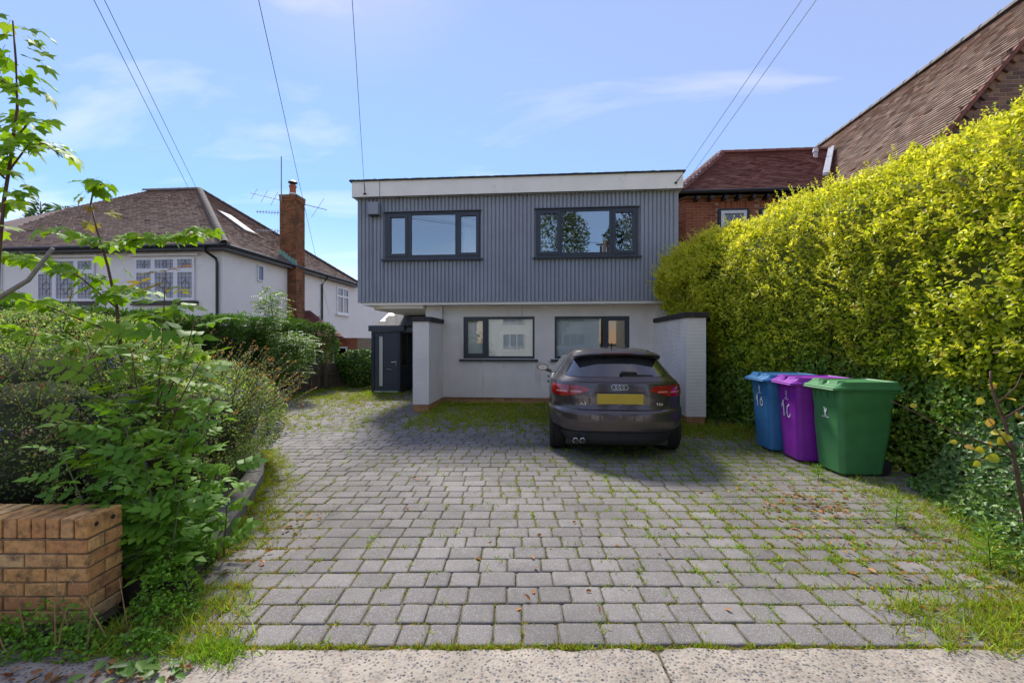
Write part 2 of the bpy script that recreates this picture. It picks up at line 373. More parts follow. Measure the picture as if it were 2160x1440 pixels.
M['frosted'] = simple('frosted_glass', (.62, .64, .58), .35, .05, 6)
def tilemat(name, cols, moss=(.12, .12, .035), mlo=.58, mhi=.75):
    m, nt, b = newmat(name); b.inputs['Roughness'].default_value = .85; p = pos(nt)
    c = ramp(nt, N(nt, 'ShaderNodeNewGeometry').outputs['Random Per Island'], [(i / (len(cols) - 1), x) for i, x in enumerate(cols)])
    c = mixc_(nt, .6, c, ramp(nt, noise(nt, p, 1.1, 6, .65), [(.3, .65), (.7, 1.2)]), 'MULTIPLY')
    c = mixc_(nt, ramp(nt, noise(nt, p, 2.6, 8, .7), [(mlo, 0.), (mhi, .75)]), c, moss)
    nt.links.new(c, b.inputs['Base Color']); bump(nt, b, noise(nt, p, 70, 3), .3, .004); return m
M['tile_grey'] = tilemat('brown_grey_tiles', [(.24, .165, .135), (.29, .205, .165), (.20, .14, .12), (.32, .215, .165)])
M['tile_red'] = tilemat('plum_red_tiles', [(.17, .06, .05), (.21, .075, .06), (.15, .055, .05), (.23, .085, .06)], (.12, .10, .05), .64, .8)
M['tile_big'] = tilemat('weathered_tiles', [(.33, .24, .185), (.42, .31, .245), (.28, .205, .165), (.46, .34, .26), (.36, .22, .16)], (.15, .15, .06), .6, .78)
M['slate'] = tilemat('grey_slates', [(.095, .092, .09), (.12, .115, .11), (.08, .077, .075)])
M['ridge_red'] = simple('red_ridge_tile', (.20, .075, .05), .85, .25, 8, .4, 60)
M['ridge_grey'] = simple('grey_ridge_tile', (.17, .15, .14), .85, .3, 6, .4, 60)
M['leaf'] = leafmat('leaf'); M['leaf_gloss'] = leafmat('glossy_leaf', .15, .38, .35); M['grass'] = leafmat('grass', .4, .6, .2)
M['litter'] = leafmat('dead_leaf', .15, .8, .1)
# ================================================================== shared building blocks
def clamp(v, a, b): return max(a, min(b, v))
def inpoly(x, y, P):
    r = False; j = len(P) - 1
    for i in range(len(P)):
        if (P[i][1] > y) != (P[j][1] > y) and x < (P[j][0]-P[i][0]) * (y-P[i][1]) / (P[j][1]-P[i][1]) + P[i][0]: r = not r
        j = i
    return r
def lerp_tab(t, tab):
    if t <= tab[0][0]: return tab[0][1]
    for (a, va), (b, vb) in zip(tab, tab[1:]):
        if t <= b: return va + (vb - va) * (t - a) / (b - a)
    return tab[-1][1]
BR = {}
def brick_mesh(l, h, d, mat, c=.004):
    k = (round(l, 3), round(h, 3), round(d, 3), mat.name)
    if k not in BR:
        l2, h2 = l / 2, h / 2
        vs = []
        for y, i in ((d, 0), (c, 0), (0, c)):
            vs += [(-l2+i, y, -h2+i), (l2-i, y, -h2+i), (l2-i, y, h2-i), (-l2+i, y, h2-i)]
        fs = [(8, 9, 10, 11), (3, 2, 1, 0)]
        for j in (0, 4):
            for i in range(4): fs.append((j+i, j+(i+1) % 4, j+4+(i+1) % 4, j+4+i))
        b = MB(); b.add(vs, fs); BR[k] = b.mesh('brick', mat)
    return BR[k]
def axes_matrix(u, n, p):
    u = Vector(u); y = -Vector(n); z = u.cross(y)
    return Matrix(((u.x, y.x, z.x, p[0]), (u.y, y.y, z.y, p[1]), (u.z, y.z, z.z, p[2]), (0, 0, 0, 1)))
def put_brick(parent, O, u, n, s, z, l, h, mat, d=.04, proud=.004, jit=.002, name='brick'):
    O = Vector(O); p = O + Vector(u) * s + Vector(n) * (proud + random.uniform(-jit, jit)) + Vector((0, 0, z))
    m = axes_matrix(u, n, p) @ Matrix.Rotation(random.uniform(-.006, .006), 4, 'Y')
    return place(name, brick_mesh(l, h, d, mat), parent, m)
def brick_face(parent, O, u, n, length, courses, mat, L=.215, H=.065, J=.010, first=0, proud=.004, test=None, bond='stretcher', z0=0.0):
    cnt = 0
    for k in range(courses):
        z = z0 + k * (H + J) + H / 2 + J / 2
        s = -((k + first) % 2) * (L + J) / 2
        while s < length - .02:
            a, b = max(s, 0), min(s + L, length)
            if b - a > .03 and (test is None or test((a + b) / 2, z)):
                put_brick(parent, O, u, n, (a + b) / 2, z, b - a, H, mat, proud=proud); cnt += 1
            s += L + J
    return cnt
def holed(mb, x0, x1, z0, z1, holes, y0, y1):
    """wall slab in the xz plane with rectangular openings"""
    xs = sorted({x0, x1, *[h[0] for h in holes], *[h[1] for h in holes]}); zs = sorted({z0, z1, *[h[2] for h in holes], *[h[3] for h in holes]})
    for a, b in zip(xs, xs[1:]):
        run = None
        for p, q in zip(zs, zs[1:]):
            solid = not any(h[0] <= (a+b)/2 <= h[1] and h[2] <= (p+q)/2 <= h[3] for h in holes)
            if solid: run = (run[0], q) if run else (p, q)
            if (not solid or q == zs[-1]) and run: mb.box(a, b, y0, y1, run[0], run[1]); run = None
    return mb

def text_mesh(s, size, mat, extrude=.002):
    cu = bpy.data.curves.new('lettering', 'FONT'); cu.body = s; cu.size = size; cu.extrude = extrude; cu.align_x = 'CENTER'; cu.resolution_u = 3
    o = bpy.data.objects.new('lettering', cu); COL.objects.link(o)
    dg = bpy.context.evaluated_depsgraph_get(); me = bpy.data.meshes.new_from_object(o.evaluated_get(dg))
    bpy.data.objects.remove(o); me.materials.clear(); me.materials.append(mat); return me

def tiles(mb, O, u, v, n, inside, U, Vv, gauge=.10, tw=.165, th=.022):
    """plain tiles over a slope; O eave corner, u along the eave, v up the slope"""
    O, u, v, n = Vector(O), Vector(u).normalized(), Vector(v).normalized(), Vector(n).normalized()
    k = 0; t = 0.0
    while t < Vv:
        s = -tw * .5 * (k % 2)
        while s < U:
            if inside(s + tw / 2, t + gauge / 2):
                h = th + random.uniform(-.004, .006); w = random.uniform(-.003, .003)
                if random.random() < .012: h += .018
                a, b = s + .002, s + tw - .002
                pl = [O + u*a + v*(t + w) + n*h, O + u*b + v*(t + w) + n*(h + random.uniform(-.003, .003)), O + u*b + v*(t + gauge*1.04) + n*.006, O + u*a + v*(t + gauge*1.04) + n*.006]
                lo = [O + u*a + v*(t + w) - n*.002, O + u*b + v*(t + w) - n*.002]
                mb.add(pl + lo, [(0, 1, 2, 3), (4, 5, 1, 0)])
            s += tw
        t += gauge; k += 1
    return mb
def ridge_line(parent, A, B, mat, r=.11, step=.33, name='ridge_tile'):
    A, B = Vector(A), Vector(B); d = B - A; n = max(1, round(d.length / step)); st = d.length / n; d.normalize()
    mb = MB(); ring = [(math.cos(math.pi * i / 6) * r, math.sin(math.pi * i / 6) * r) for i in range(7)]
    rings = []
    for y, k in ((0, 1.06), (st * .92, 1.0), (st * 1.04, .93)): rings.append([(a * k, y, b * k - r * .35) for a, b in ring])
    mb.loft(rings, closed=False, cap=False); me = mb.mesh(name, mat, True)
    side = d.cross(Vector((0, 0, 1))).normalized(); up = side.cross(d)
    for i in range(n):
        p = A + d * st * i
        m = Matrix(((side.x, d.x, up.x, p.x), (side.y, d.y, up.y, p.y), (side.z, d.z, up.z, p.z), (0, 0, 0, 1))) @ Matrix.Rotation(random.uniform(-.02, .02), 4, 'Y')
        place(name, me, parent, m)

# ================================================================== the ground
c_, s_ = math.cos(YAW), math.sin(YAW)
def uv2w(u, v): return (u * c_ - v * s_, u * s_ + v * c_)
g = MB(); g.quad((-300, -300, -.09), (300, -300, -.09), (300, 500, -.09), (-300, 500, -.09))
tag(g.build('ground', M['soil']), kind='structure')
# the road and far pavement behind the viewer (they show in the window reflections)
rd = MB(); rd.quad((-60, -8.4, -.06), (60, -3.4, -.06), (60.5, -9.4, -.06), (-59.5, -14.4, -.06))
M['asphalt'] = simple('asphalt', (.11, .108, .105), .9, .2, 6, .5, 120)
tag(rd.build('road', M['asphalt']), kind='structure')

pv = empty('pavement', (0, 1.5, 0)); tag(pv, kind='structure')
us = [-9, -3.1, .70, 3.2, 9]
for i, (a, b) in enumerate(zip(us, us[1:])):
    edge = []; n = max(4, int((b - a) / .04))
    for k in range(n + 1):
        t = a + .006 + (b - a - .012) * k / n; edge.append(uv2w(t, 2.160 + .022 * mnoise.noise(Vector((t * 5, i, 0))) + .014 * mnoise.noise(Vector((t * 21, i, 3))) - (.03 if k in (0, n) and random.random() < .6 else 0)))
    poly = [uv2w(a + .006, -1.2), uv2w(b - .006, -1.2)] + edge[::-1]
    MB().zprism(poly, -.08, .006 - .004 * (i % 2)).build('slab', M['aggregate'], pv)

DRIVE = [(-2.15,2.0),(-2.3,3.0),(-2.55,3.6),(-2.68,3.92),(-2.97,4.53),(-3.29,5.05),(-3.92,5.8),(-4.6,6.4),(-5.6,7.2),(-6.6,8.5),(-7.0,10.5),(-7.05,11.67),(-6.55,14.3),(-5.9,15.2),(-2.97,15.2),(-2.97,10.56),(2.5,10.56),(3.0,9.6),(3.4,8.2),(3.9,7.0),(4.1,5.5),(3.65,4.4),(3.35,3.7),(2.95,2.9),(2.65,2.4),(2.45,2.2)]
drive = empty('driveway', (0, 5, 0)); tag(drive, kind='structure')
MB().zprism(DRIVE, -.08, -.0065).build('bedding', M['joint'], drive)
def paver_geo(w, d, rnd):
    """block with uneven outline: rings of 8 points; last value is the rim weight"""
    base = []
    for sx, sy in ((-1, -1), (1, -1), (1, 1), (-1, 1)):
        k = rnd.uniform(.003, .013)
        a = (sx * (w/2 - k), sy * d/2) if sx * sy > 0 else (sx * w/2, sy * (d/2 - k))
        b = (sx * w/2, sy * (d/2 - k)) if sx * sy > 0 else (sx * (w/2 - k), sy * d/2)
        a, b = b, a
        base += [(a[0] + rnd.uniform(-.003, .003), a[1] + rnd.uniform(-.003, .003)), (b[0] + rnd.uniform(-.003, .003), b[1] + rnd.uniform(-.003, .003))]
    V = []; W = []
    for z, ins, rim in ((-.05, 0, 1.), (-.005, 0, .9), (0, .005, .45), (.001, .022, 0.)):
        for x, y in base:
            l = math.hypot(x, y); fx, fy = 1 - ins / (w/2), 1 - ins / (d/2)
            V.append((x * fx, y * fy, z)); W.append(rim)
    F = [(j*8+i, j*8+(i+1) % 8, (j+1)*8+(i+1) % 8, (j+1)*8+i) for j in range(3) for i in range(8)] + [tuple(range(24, 32))]
    return V, F, W
PITCH = .1735; prnd = random.Random(3)
variants = {}
for wv in (.228, .188, .148):
    for q in range(4):
        V, F, W = paver_geo(wv - .007, PITCH - .007, prnd)
        variants[(wv, q)] = (V, F, W)
blocks = []
row = 0
while True:
    v0 = 2.19 + row * PITCH
    if v0 > 16: break
    u = -9.0 + prnd.uniform(0, .2)
    while u < 5.5:
        wv = prnd.choice((.228, .228, .188, .188, .148))
        vw = v0 + PITCH/2 + .012 * mnoise.noise(Vector((u * .7, v0 * .7, 3)))
        x, y = uv2w(u + wv/2, vw)
        if inpoly(x, y, DRIVE): blocks.append((x, y, wv, prnd.randrange(4), prnd.uniform(-.012, .012), prnd.uniform(-.003, .003) + .012 * mnoise.noise(Vector((x * .5, y * .5, 0)))))
        u += wv
    row += 1
def seen(x, y):
    xr, d = x * c_ + y * s_, -x * s_ + y * c_
    return d > .5 and abs(xr / d) < 1.19
near = [b for b in blocks if seen(b[0], b[1])]
near.sort(key=lambda b: -b[0] * s_ + b[1] * c_); single = set(id(b) for b in near[:298])
pm = {}
for k, (V, F, W) in variants.items():
    me = npmesh('paver', V, [i for f in F for i in f], [len(f) for f in F], M['paver'], np.repeat(np.array(W)[:, None], 3, 1)); pm[k] = me
V_, L_, S_, C_ = [], [], [], []
for b in blocks:
    x, y, wv, q, rz, dz = b
    if id(b) in single:
        place('paver', pm[(wv, q)], drive, Matrix.Translation((x, y, dz)) @ Matrix.Rotation(YAW + rz, 4, 'Z') @ Matrix.Rotation(prnd.uniform(-.012, .012), 4, 'X'))
    else:
        V, F, W = variants[(wv, q)]; n0 = len(V_); ca, sa = math.cos(YAW + rz), math.sin(YAW + rz)
        V_ += [(x + a*ca - e*sa, y + a*sa + e*ca, z + dz) for a, e, z in V]; C_ += W
        for f in F: L_ += [i + n0 for i in f]; S_.append(len(f))
off = offset_of(drive)
o = link('pavers', npmesh('pavers', np.array(V_) - np.array(off), L_, S_, M['pavers'], np.repeat(np.array(C_)[:, None], 3, 1)), drive); tag(o, kind='stuff')

# raised kerb of the planting bed, laid in short stones round the curve
KERB = [(-2.30, 2.92), (-2.43, 3.16), (-2.61, 3.6), (-2.76, 3.92), (-3.05, 4.53), (-3.38, 5.05), (-4.0, 5.8), (-4.6, 6.35), (-5.6, 7.1)]
kb = empty('kerb', (-3, 4.5, 0)); tag(kb, kind='structure')
def along(P, step):
    out = []; 
    for (x0, y0), (x1, y1) in zip(P, P[1:]):
        L = math.hypot(x1-x0, y1-y0); n = max(1, round(L / step))
        for i in range(n): out.append(((x0 + (x1-x0)*i/n, y0 + (y1-y0)*i/n), (x0 + (x1-x0)*(i+1)/n, y0 + (y1-y0)*(i+1)/n)))
    return out
for (a, b) in along(KERB, .42):
    d = Vector((b[0]-a[0], b[1]-a[1], 0)); L = d.length; d.normalize(); nrm = Vector((-d.y, d.x, 0))
    zt = .115 + random.uniform(-.006, .006)
    p = MB(); A, B = Vector((a[0], a[1], 0)) + d * .003, Vector((b[0], b[1], 0)) - d * .003
    ring = lambda q: [q - Vector((0,0,.05)), q + Vector((0,0,zt - .025)), q + nrm*.025 + Vector((0,0,zt)), q + nrm*.16 + Vector((0,0,zt)), q + nrm*.16 - Vector((0,0,.05))]
    p.loft([ring(A), ring(B)]); p.build('kerb_stone', M['kerb'], kb)
BED = [(-2.1, 2.45), (-2.5, 3.16), (-2.7, 3.6), (-2.85, 3.92), (-3.12, 4.53), (-3.45, 5.05), (-4.05, 5.85), (-4.65, 6.4), (-5.65, 7.15), (-7.3, 8.6), (-9, 8.6), (-9, 2.45)]
tag(MB().zprism(BED, -.08, .085).build('planting_bed', M['soil']), kind='structure')

# ================================================================== the house
H0 = empty('flat_roofed_house', (-.8, 10.6, 0), 'flat-roofed house with grey ribbed cladding upstairs and cream rendered ground floor', 'house')
UX0, UX1, UY, UZ0, UZ1 = -4.5, 2.88, 10.2, 2.42, 4.88
def px_window(spec): return spec
W1 = dict(x0=-3.83, x1=-1.585, z0=3.43, z1=4.52, lights=[(-3.70,-3.345,3.55,4.41,1), (-3.205,-2.155,3.515,4.46,0), (-2.035,-1.665,3.55,4.41,1)])
W2 = dict(x0=-.285, x1=2.005, z0=3.43, z1=4.52, lights=[(-.185,.20,3.545,4.41,1), (.31,1.375,3.515,4.46,0), (1.505,1.89,3.545,4.41,1)])
W3 = dict(x0=-2.06, x1=-.32, z0=1.08, z1=2.105, lights=[(-1.955,-1.575,1.205,1.995,1), (-1.445,-.375,1.145,2.035,0)])
W4 = dict(x0=.135, x1=1.90, z0=1.08, z1=2.105, lights=[(.19,1.285,1.145,2.035,0), (1.405,1.80,1.205,1.995,1)])
def win_hole(w): return (w['x0'] + .01, w['x1'] - .01, w['z0'] + .01, w['z1'] - .01)
# shell
b = MB(); holed(b, UX0 + .02, UX1 - .02, UZ0, UZ1, [win_hole(W1), win_hole(W2)], UY + .022, UY + .16)
b.build('upper_wall', M['clad_dark'], H0)
b = MB(); b.box(UX0 + .02, UX0 + .16, UY + .16, 17.6, UZ0, UZ1); b.box(UX1 - .16, UX1 - .02, UY + .16, 17.6, UZ0, UZ1); b.box(UX0 + .16, UX1 - .16, 17.44, 17.6, UZ0, UZ1)
b.build('side_wall', M['clad'], H0)
b = MB(); b.box(UX0 + .16, UX1 - .16, 13.4, 13.5, UZ0 + .02, UZ1 - .02); b.box(-1.0, -.9, UY + .16, 13.4, UZ0 + .02, UZ1 - .02); b.build('inner_wall', M['interior'], H0)
# ribbed boards: one trapezoid board after another, cut round the windows
def board_mesh(h):
    m = MB(); prof = [(-.0425, .020), (-.028, 0.0), (.024, 0.0), (.034, .020)]
    vs = [(x, y, 0) for x, y in prof] + [(x, y, h) for x, y in prof]
    m.add(vs, [(0, 1, 5, 4), (1, 2, 6, 5), (2, 3, 7, 6), (0, 3, 2, 1), (4, 5, 6, 7), (3, 0, 4, 7)])
    return m.mesh('cladding_board', M['clad'])
bm_cache = {}
nb = 81; pitch = (UX1 - UX0) / nb
for i in range(nb):
    x = UX0 + (i + .5) * pitch; spans = [(UZ0, UZ1)]
    for w in (W1, W2):
        if w['x0'] - .03 < x < w['x1'] + .03: spans = [(UZ0, w['z0'] - .015), (w['z1'] + .025, UZ1)]
    for z0, z1 in spans:
        k = round(z1 - z0, 3)
        if k not in bm_cache: bm_cache[k] = board_mesh(k)
        place('cladding_board', bm_cache[k], H0, Matrix.Translation((x + random.uniform(-.002, .002), UY + random.uniform(-.0015, .0015), z0)))
b = MB()
for yy in [UY + .1 + k * pitch for k in range(80)]: b.box(UX0 - .0, UX0 + .019, yy - .028, yy + .028, UZ0, UZ1)
tag(b.build('side_boards', M['clad'], H0), kind='stuff')
b = MB(); b.cbox(UX0 - .012, UX0 + .035, UY - .004, UY + .06, UZ0, UZ1, .006); b.cbox(UX1 - .03, UX1 + .012, UY - .004, UY + .06, UZ0, UZ1, .006); b.build('corner_trim', M['clad'], H0)
# fascia and felt edge of the flat roof
fa = MB(); fa.box(-4.59, -3.92, 10.06, 10.09, 4.875, 5.235); fa.box(-3.915, 2.955, 10.06, 10.09, 4.875, 5.235); fa.box(-4.59, -4.56, 10.09, 17.8, 4.875, 5.235); fa.box(2.925, 2.955, 10.09, 17.8, 4.875, 5.235)
fa = fa.build('fascia', M['white_paint'], H0)
Bx(-4.56, 2.925, 10.09, 17.8, 4.885, 4.91).build('eaves_soffit', M['white_paint'], H0)
Bx(-4.585, 2.95, 10.065, 10.088, 4.862, 4.874).build('drip', M['black_metal'], H0)
rf = MB(); rf.box(-4.56, 2.925, 10.09, 17.8, 4.92, 5.22)
n = 90; xs = np.linspace(-4.64, 3.0, n)
pts = []
for i, x in enumerate(xs):
    h = 5.278 + .012 * mnoise.noise(Vector((x * 9, 0, 1))) + .006 * mnoise.noise(Vector((x * 30, 0, 1)))
    pts.append([(x, 10.02, 5.233), (x, 10.02, h - .012), (x, 10.05, h), (x, 10.30, h - .01), (x, 10.30, 5.233)])
rf.loft(pts); rf.box(-4.64, -4.5, 10.30, 17.9, 5.236, 5.27); rf.box(2.86, 3.0, 10.30, 17.9, 5.236, 5.27)
rf = rf.build('roof', M['roof_felt'], H0)
mo = rng.uniform(0, 1, (700, 2)); mx = -4.62 + mo[:, 0] ** 1.8 * 7.6
P = np.stack([mx, rng.uniform(10.02, 10.2, 700), np.full(700, 5.268)], 1); D = rnd_dirs(700); D[:, 2] = abs(D[:, 2])
tag(link('moss', leaf_mesh('moss', P, D, rnd_dirs(700), rng.uniform(.01, .03, 700), rng.uniform(.01, .02, 700), ramp_cols(700, [(.10, .11, .025), (.06, .07, .02)]), M['leaf'], off=offset_of(H0)), rf), kind='stuff')
# soffit slab of the overhang with its rounded inner slab
Bx(-4.42, 2.80, 10.235, 17.5, 2.36, 2.419).build('soffit', M['white_paint'], H0)
pl = []; cxr, cyr, rr = -4.34 + .55, 10.33 + .55, .55
for k in range(9): t = math.pi + k * math.pi / 16; pl.append((cxr + rr * math.cos(t), cyr + rr * math.sin(t)))
pl += [(-2.96, 10.33), (-2.96, 17.3), (-4.34, 17.3)]
MB().zprism(pl, 2.285, 2.359).build('cantilever_slab', M['cream'], H0)
# ground floor
LY = 10.6
b = MB(); holed(b, -2.55, 2.45, .155, 2.36, [win_hole(W3), win_hole(W4)], LY, LY + .25); b.build('lower_wall', M['ribbed'], H0)
b = MB(); b.box(-2.95, -2.551, 10.50, 17.3, .155, 2.358); b.build('left_pier', M['ribbed_white'], H0)
b = MB(); b.box(2.451, 2.78, 10.50, 17.3, .155, 2.358); b.build('right_pier', M['ribbed_white'], H0)
Bx(-2.55, 2.45, 13.6, 13.7, .01, 2.35).build('inner_wall', M['interior'], H0)
pb = Bx(-2.94, 2.77, LY + .03, LY + .2, -.05, .153).build('plinth', M['mortar'], H0)
brick_face(pb, (-2.54, LY + .03, 0), (1, 0, 0), (0, -1, 0), 4.98, 2, M['brick_plinth'], proud=.006)
# small marks on the fascia: joint strip, hook with cable
MB().box(-3.921, -3.912, 10.054, 10.059, 4.88, 5.23).build('joint_strip', M['black_metal'], fa)
MB().tube([(2.80, 10.05, 5.0), (2.86, 10.02, 5.07), (2.90, 9.98, 5.13)], .008).box(2.77, 2.82, 10.035, 10.06, 4.97, 5.01).build('cable_hook', M['black_metal'], fa)
MB().tube([(-4.29, 10.052, 5.2), (-4.27, 10.05, 5.05), (-4.27, 10.05, 4.96)], .005).box(-4.30, -4.24, 10.03, 10.06, 4.925, 4.955).build('cable_hook', M['black_metal'], fa)

def window(w, y, glass, upper, blind=None):
    x0, x1, z0, z1 = w['x0'], w['x1'], w['z0'], w['z1']
    hs_ = [l[:4] for l in w['lights']]
    m = holed(MB(), x0, x1, z0, z1, hs_, y, y + .07)
    for l in w['lights']:
        if l[4]:
            a, b_, p, q = l[:4]; e = .062
            holed(m, a - e, b_ + e, p - e, q + e, [(a + .004, b_ - .004, p + .004, q - .004)], y - .018, y - .002)
        else:
            a, b_, p, q = l[:4]; holed(m, a - .022, b_ + .022, p - .022, q + .022, [(a + .003, b_ - .003, p + .003, q - .003)], y - .006, y - .001)
    wo = m.build('window', M['frame'], H0)
    for l in w['lights']:
        a, b_, p, q = l[:4]
        MB().box(a - .01, b_ + .01, y + .026, y + .032, p - .01, q + .01).build('pane', glass, wo)
    if upper:
        sl = MB().prism([(x0 - .075, z0 - .045), (x1 + .075, z0 - .045), (x1 + .075, z0 - .012), (x0 - .075, z0 - .012)], y - .07, y + .02); sl.build('sill', M['frame'], wo)
        MB().xprism([(y - .055, z1 + .004), (y - .055, z1 + .018), (y + .03, z1 + .045), (y + .03, z1 + .004)], x0 - .035, x1 + .04).build('drip_head', M['trim_lead'], wo)
    else:
        MB().cbox(x0 - .085, x1 + .07, y - .075, y + .02, z0 - .055, z0 - .005, .006).build('sill', M['frame'], wo)
        t = MB(); t.box(x0 - .018, x0 - .001, y + .002, y + .04, z0, z1 + .014); t.box(x1 + .001, x1 + .018, y + .002, y + .04, z0, z1 + .014); t.box(x0 - .001, x1 + .001, y + .002, y + .04, z1 + .001, z1 + .014); t.build('sealant_strip', M['upvc'], wo)
        rg = Bx(x1 + .07, x1 + .115, y - .05, y + .02, z0 - .05, z0 + .03) if w is W3 else Bx(x0 - .13, x0 - .086, y - .05, y + .02, z0 - .05, z0 + .03)
        rg.build('sill_end', M['upvc'], wo)
    return wo
w1 = window(W1, UY - .03, M['glass'], True); w2 = window(W2, UY - .03, M['glass'], True)
w3 = window(W3, LY + .012, M['glass_low'], False); w4 = window(W4, LY + .012, M['glass_low'], False)
def blinds(wo, x0, x1, z0, z1, y, pitch=.082):
    me = MB(); me.quad((-.043, 0, 0), (.043, .0, 0), (.043, .0, z1 - z0), (-.043, 0, z1 - z0)); me = me.mesh('blind_slat', M['blind'])
    x = x0 + .04
    while x < x1: place('blind_slat', me, wo, Matrix.Translation((x, y, z0)) @ Matrix.Rotation(R(16 + random.uniform(-4, 4)), 4, 'Z')); x += pitch
    Bx(x0, x1, y - .03, y + .03, z1 + .005, z1 + .05).build('blind_rail', M['upvc'], wo)
blinds(w3, -2.02, -.34, 1.09, 2.0, LY + .115); blinds(w4, .15, 1.24, 1.09, 2.0, LY + .115)
def curtain(wo, xa0, xa1, xb0, xb1, z0, z1, y, name='curtain'):
    """gathered cloth: top runs xa0..xa1, foot xb0..xb1"""
    n = 40; rows = 8; rings = []
    for j in range(rows + 1):
        t = j / rows; a, b_ = xa0 + (xb0 - xa0) * t, xa1 + (xb1 - xa1) * t
        rings.append([(a + (b_ - a) * i / n, y + .022 * math.sin(i * 1.3 + .3 * math.sin(j)), z1 + (z0 - z1) * t) for i in range(n + 1)])
    MB().loft(rings, closed=False, cap=False).build(name, M['curtain'], wo, True)
curtain(w1, -2.02, -1.62, -2.02, -1.62, 3.45, 4.5, UY + .22)
curtain(w2, -.26, -.16, -.26, .02, 3.45, 4.5, UY + .20); curtain(w2, 1.62, 1.98, 1.74, 1.98, 3.98, 4.5, UY + .20); curtain(w2, 1.74, 1.98, 1.66, 1.98, 3.45, 3.98, UY + .20)
for wo, xx in ((w1, -2.72), (w2, .77)):
    MB().lathe([(.0, 0), (.03, .004), (.042, .02), (.03, .045), (.0, .05)], (xx, UY + .1, 3.50), 12).build('window_ornament', M['upvc'], wo)

# alarm box and cables on the cladding
ab = MB(); ab.cbox(-4.20, -3.95, 10.03, 10.195, 4.455, 4.745, .012)
for k in range(3): ab.box(-3.952, -3.944, 10.07 , 10.15, 4.64 + k * .025, 4.652 + k * .025)
ab = ab.build('alarm_box', M['clad']); tag(ab, 'grey painted metal box high on the left end of the cladding', 'alarm box')
MB().box(-4.19, -3.96, 10.04, 10.19, 4.44, 4.458).build('base_plate', M['black_metal'], ab)
cb = MB(); cb.tube([(-3.90, 10.188, 4.86), (-3.90, 10.19, 4.0), (-3.90, 10.19, 2.78), (-3.93, 10.17, 2.68), (-4.0, 10.16, 2.64), (-4.08, 10.17, 2.70), (-4.07, 10.18, 2.88)], .007)
tag(cb.build('hanging_cable', M['clad']), 'thin grey cable looping down the cladding under the metal box', 'cable')
cb = MB(); cb.tube([(-4.17, 10.188, 4.45), (-4.165, 10.19, 3.4), (-4.17, 10.188, 2.80), (-4.20, 10.17, 2.66), (-4.16, 10.16, 2.60)], .006)
tag(cb.build('hanging_cable', M['clad']), 'thin grey cable hanging straight down from the metal box', 'cable')

# wing walls in front of the ground floor
def wing(name, x0, x1, y0, y1, label):
    e = empty(name, ((x0+x1)/2, (y0+y1)/2, 0), label, 'wall')
    Bx(x0, x1, y0, y1, .158, 1.925).build('body', M['ribbed_white'], e)
    b = MB(); b.box(x0 - .004, x0 + .008, y0 - .004, y0 + .008, .158, 1.924); b.box(x1 - .008, x1 + .004, y0 - .004, y0 + .008, .158, 1.924); b.build('corner_bead', M['upvc'], e)
    p = Bx(x0 + .02, x1 - .02, y0 + .02, y1, -.05, .157).build('plinth', M['mortar'], e)
    brick_face(p, (x0 + .005, y0 + .02, 0), (1, 0, 0), (0, -1, 0), x1 - x0 - .01, 2, M['brick_plinth'], proud=.008)
    if x0 < 0: brick_face(p, (x1 - .02, y0 + .012, 0), (0, 1, 0), (1, 0, 0), y1 - y0 - .02, 2, M['brick_plinth'], first=1, proud=.008)
    else: brick_face(p, (x0 + .02, y1, 0), (0, -1, 0), (-1, 0, 0), y1 - y0 - .02, 2, M['brick_plinth'], first=1, proud=.008)
    y = y0 - .04; k = 0
    n = max(2, round((y1 - y) / .112)); st = (y1 - y) / n
    me = MB().cbox(-.5 * (x1 - x0) - .045, .5 * (x1 - x0) + .045, -st/2 + .003, st/2 - .003, 0, .1, .008).mesh('coping_brick', M['coping'])
    for i in range(n): place('coping_brick', me, e, Matrix.Translation(((x0+x1)/2 + random.uniform(-.004, .004), y + st * (i + .5), 1.926 + random.uniform(-.003, .003))) @ Matrix.Rotation(random.uniform(-.01, .01), 4, 'Z'))
    return e
wing('wing_wall', -2.88, -2.54, 9.27, 10.49, 'white ribbed wing wall with dark coping next to the grey porch')
wing('wing_wall', 2.45, 2.79, 8.17, 10.49, 'long white ribbed wing wall with dark coping between car and hedge')

# ================================================================== porch
PO = empty('porch', (-4.7, 13, 0), 'dark grey entrance porch with side glazing and slate roof left of the house', 'porch')
px0, px1, py0, py1 = -5.14, -4.28, 12.55, 14.1
b = MB(); b.box(px0, px0 + .09, py0, py0 + .1, 0, 1.79); b.box(px1 - .06, px1, py0, py0 + .1, 0, 1.79); b.box(px0 + .09, px1 - .06, py0, py0 + .1, 1.74, 1.79); b.build('door_frame', M['frame'], PO)
M['door'] = simple('grey_door', (.055, .065, .09), .45, .06, 5)
dm = MB(); holed(dm, px0 + .10, px1 - .07, .065, 1.735, [(-4.925, -4.80, .20, 1.655)], py0 + .02, py0 + .07)
for k in range(7): pass
dr = dm.build('door', M['door'], PO)
b = MB(); holed(b, -4.945, -4.78, .18, 1.675, [(-4.922, -4.803, .203, 1.652)], py0 + .008, py0 + .019); b.build('glazing_bead', M['frame'], dr)
Bx(-4.922, -4.803, py0 + .03, py0 + .04, .203, 1.652).build('door_glass', M['frosted'], dr)
b = MB()
for k in range(6): b.box(-4.74, -4.48, py0 + .0165, py0 + .0195, .25 + k * .24, .256 + k * .24)
b.build('groove', M['black_metal'], dr)
MB().cbox(-4.71, -4.53, py0 + .002, py0 + .018, .645, .705, .006).build('letterbox', M['chrome'], dr)
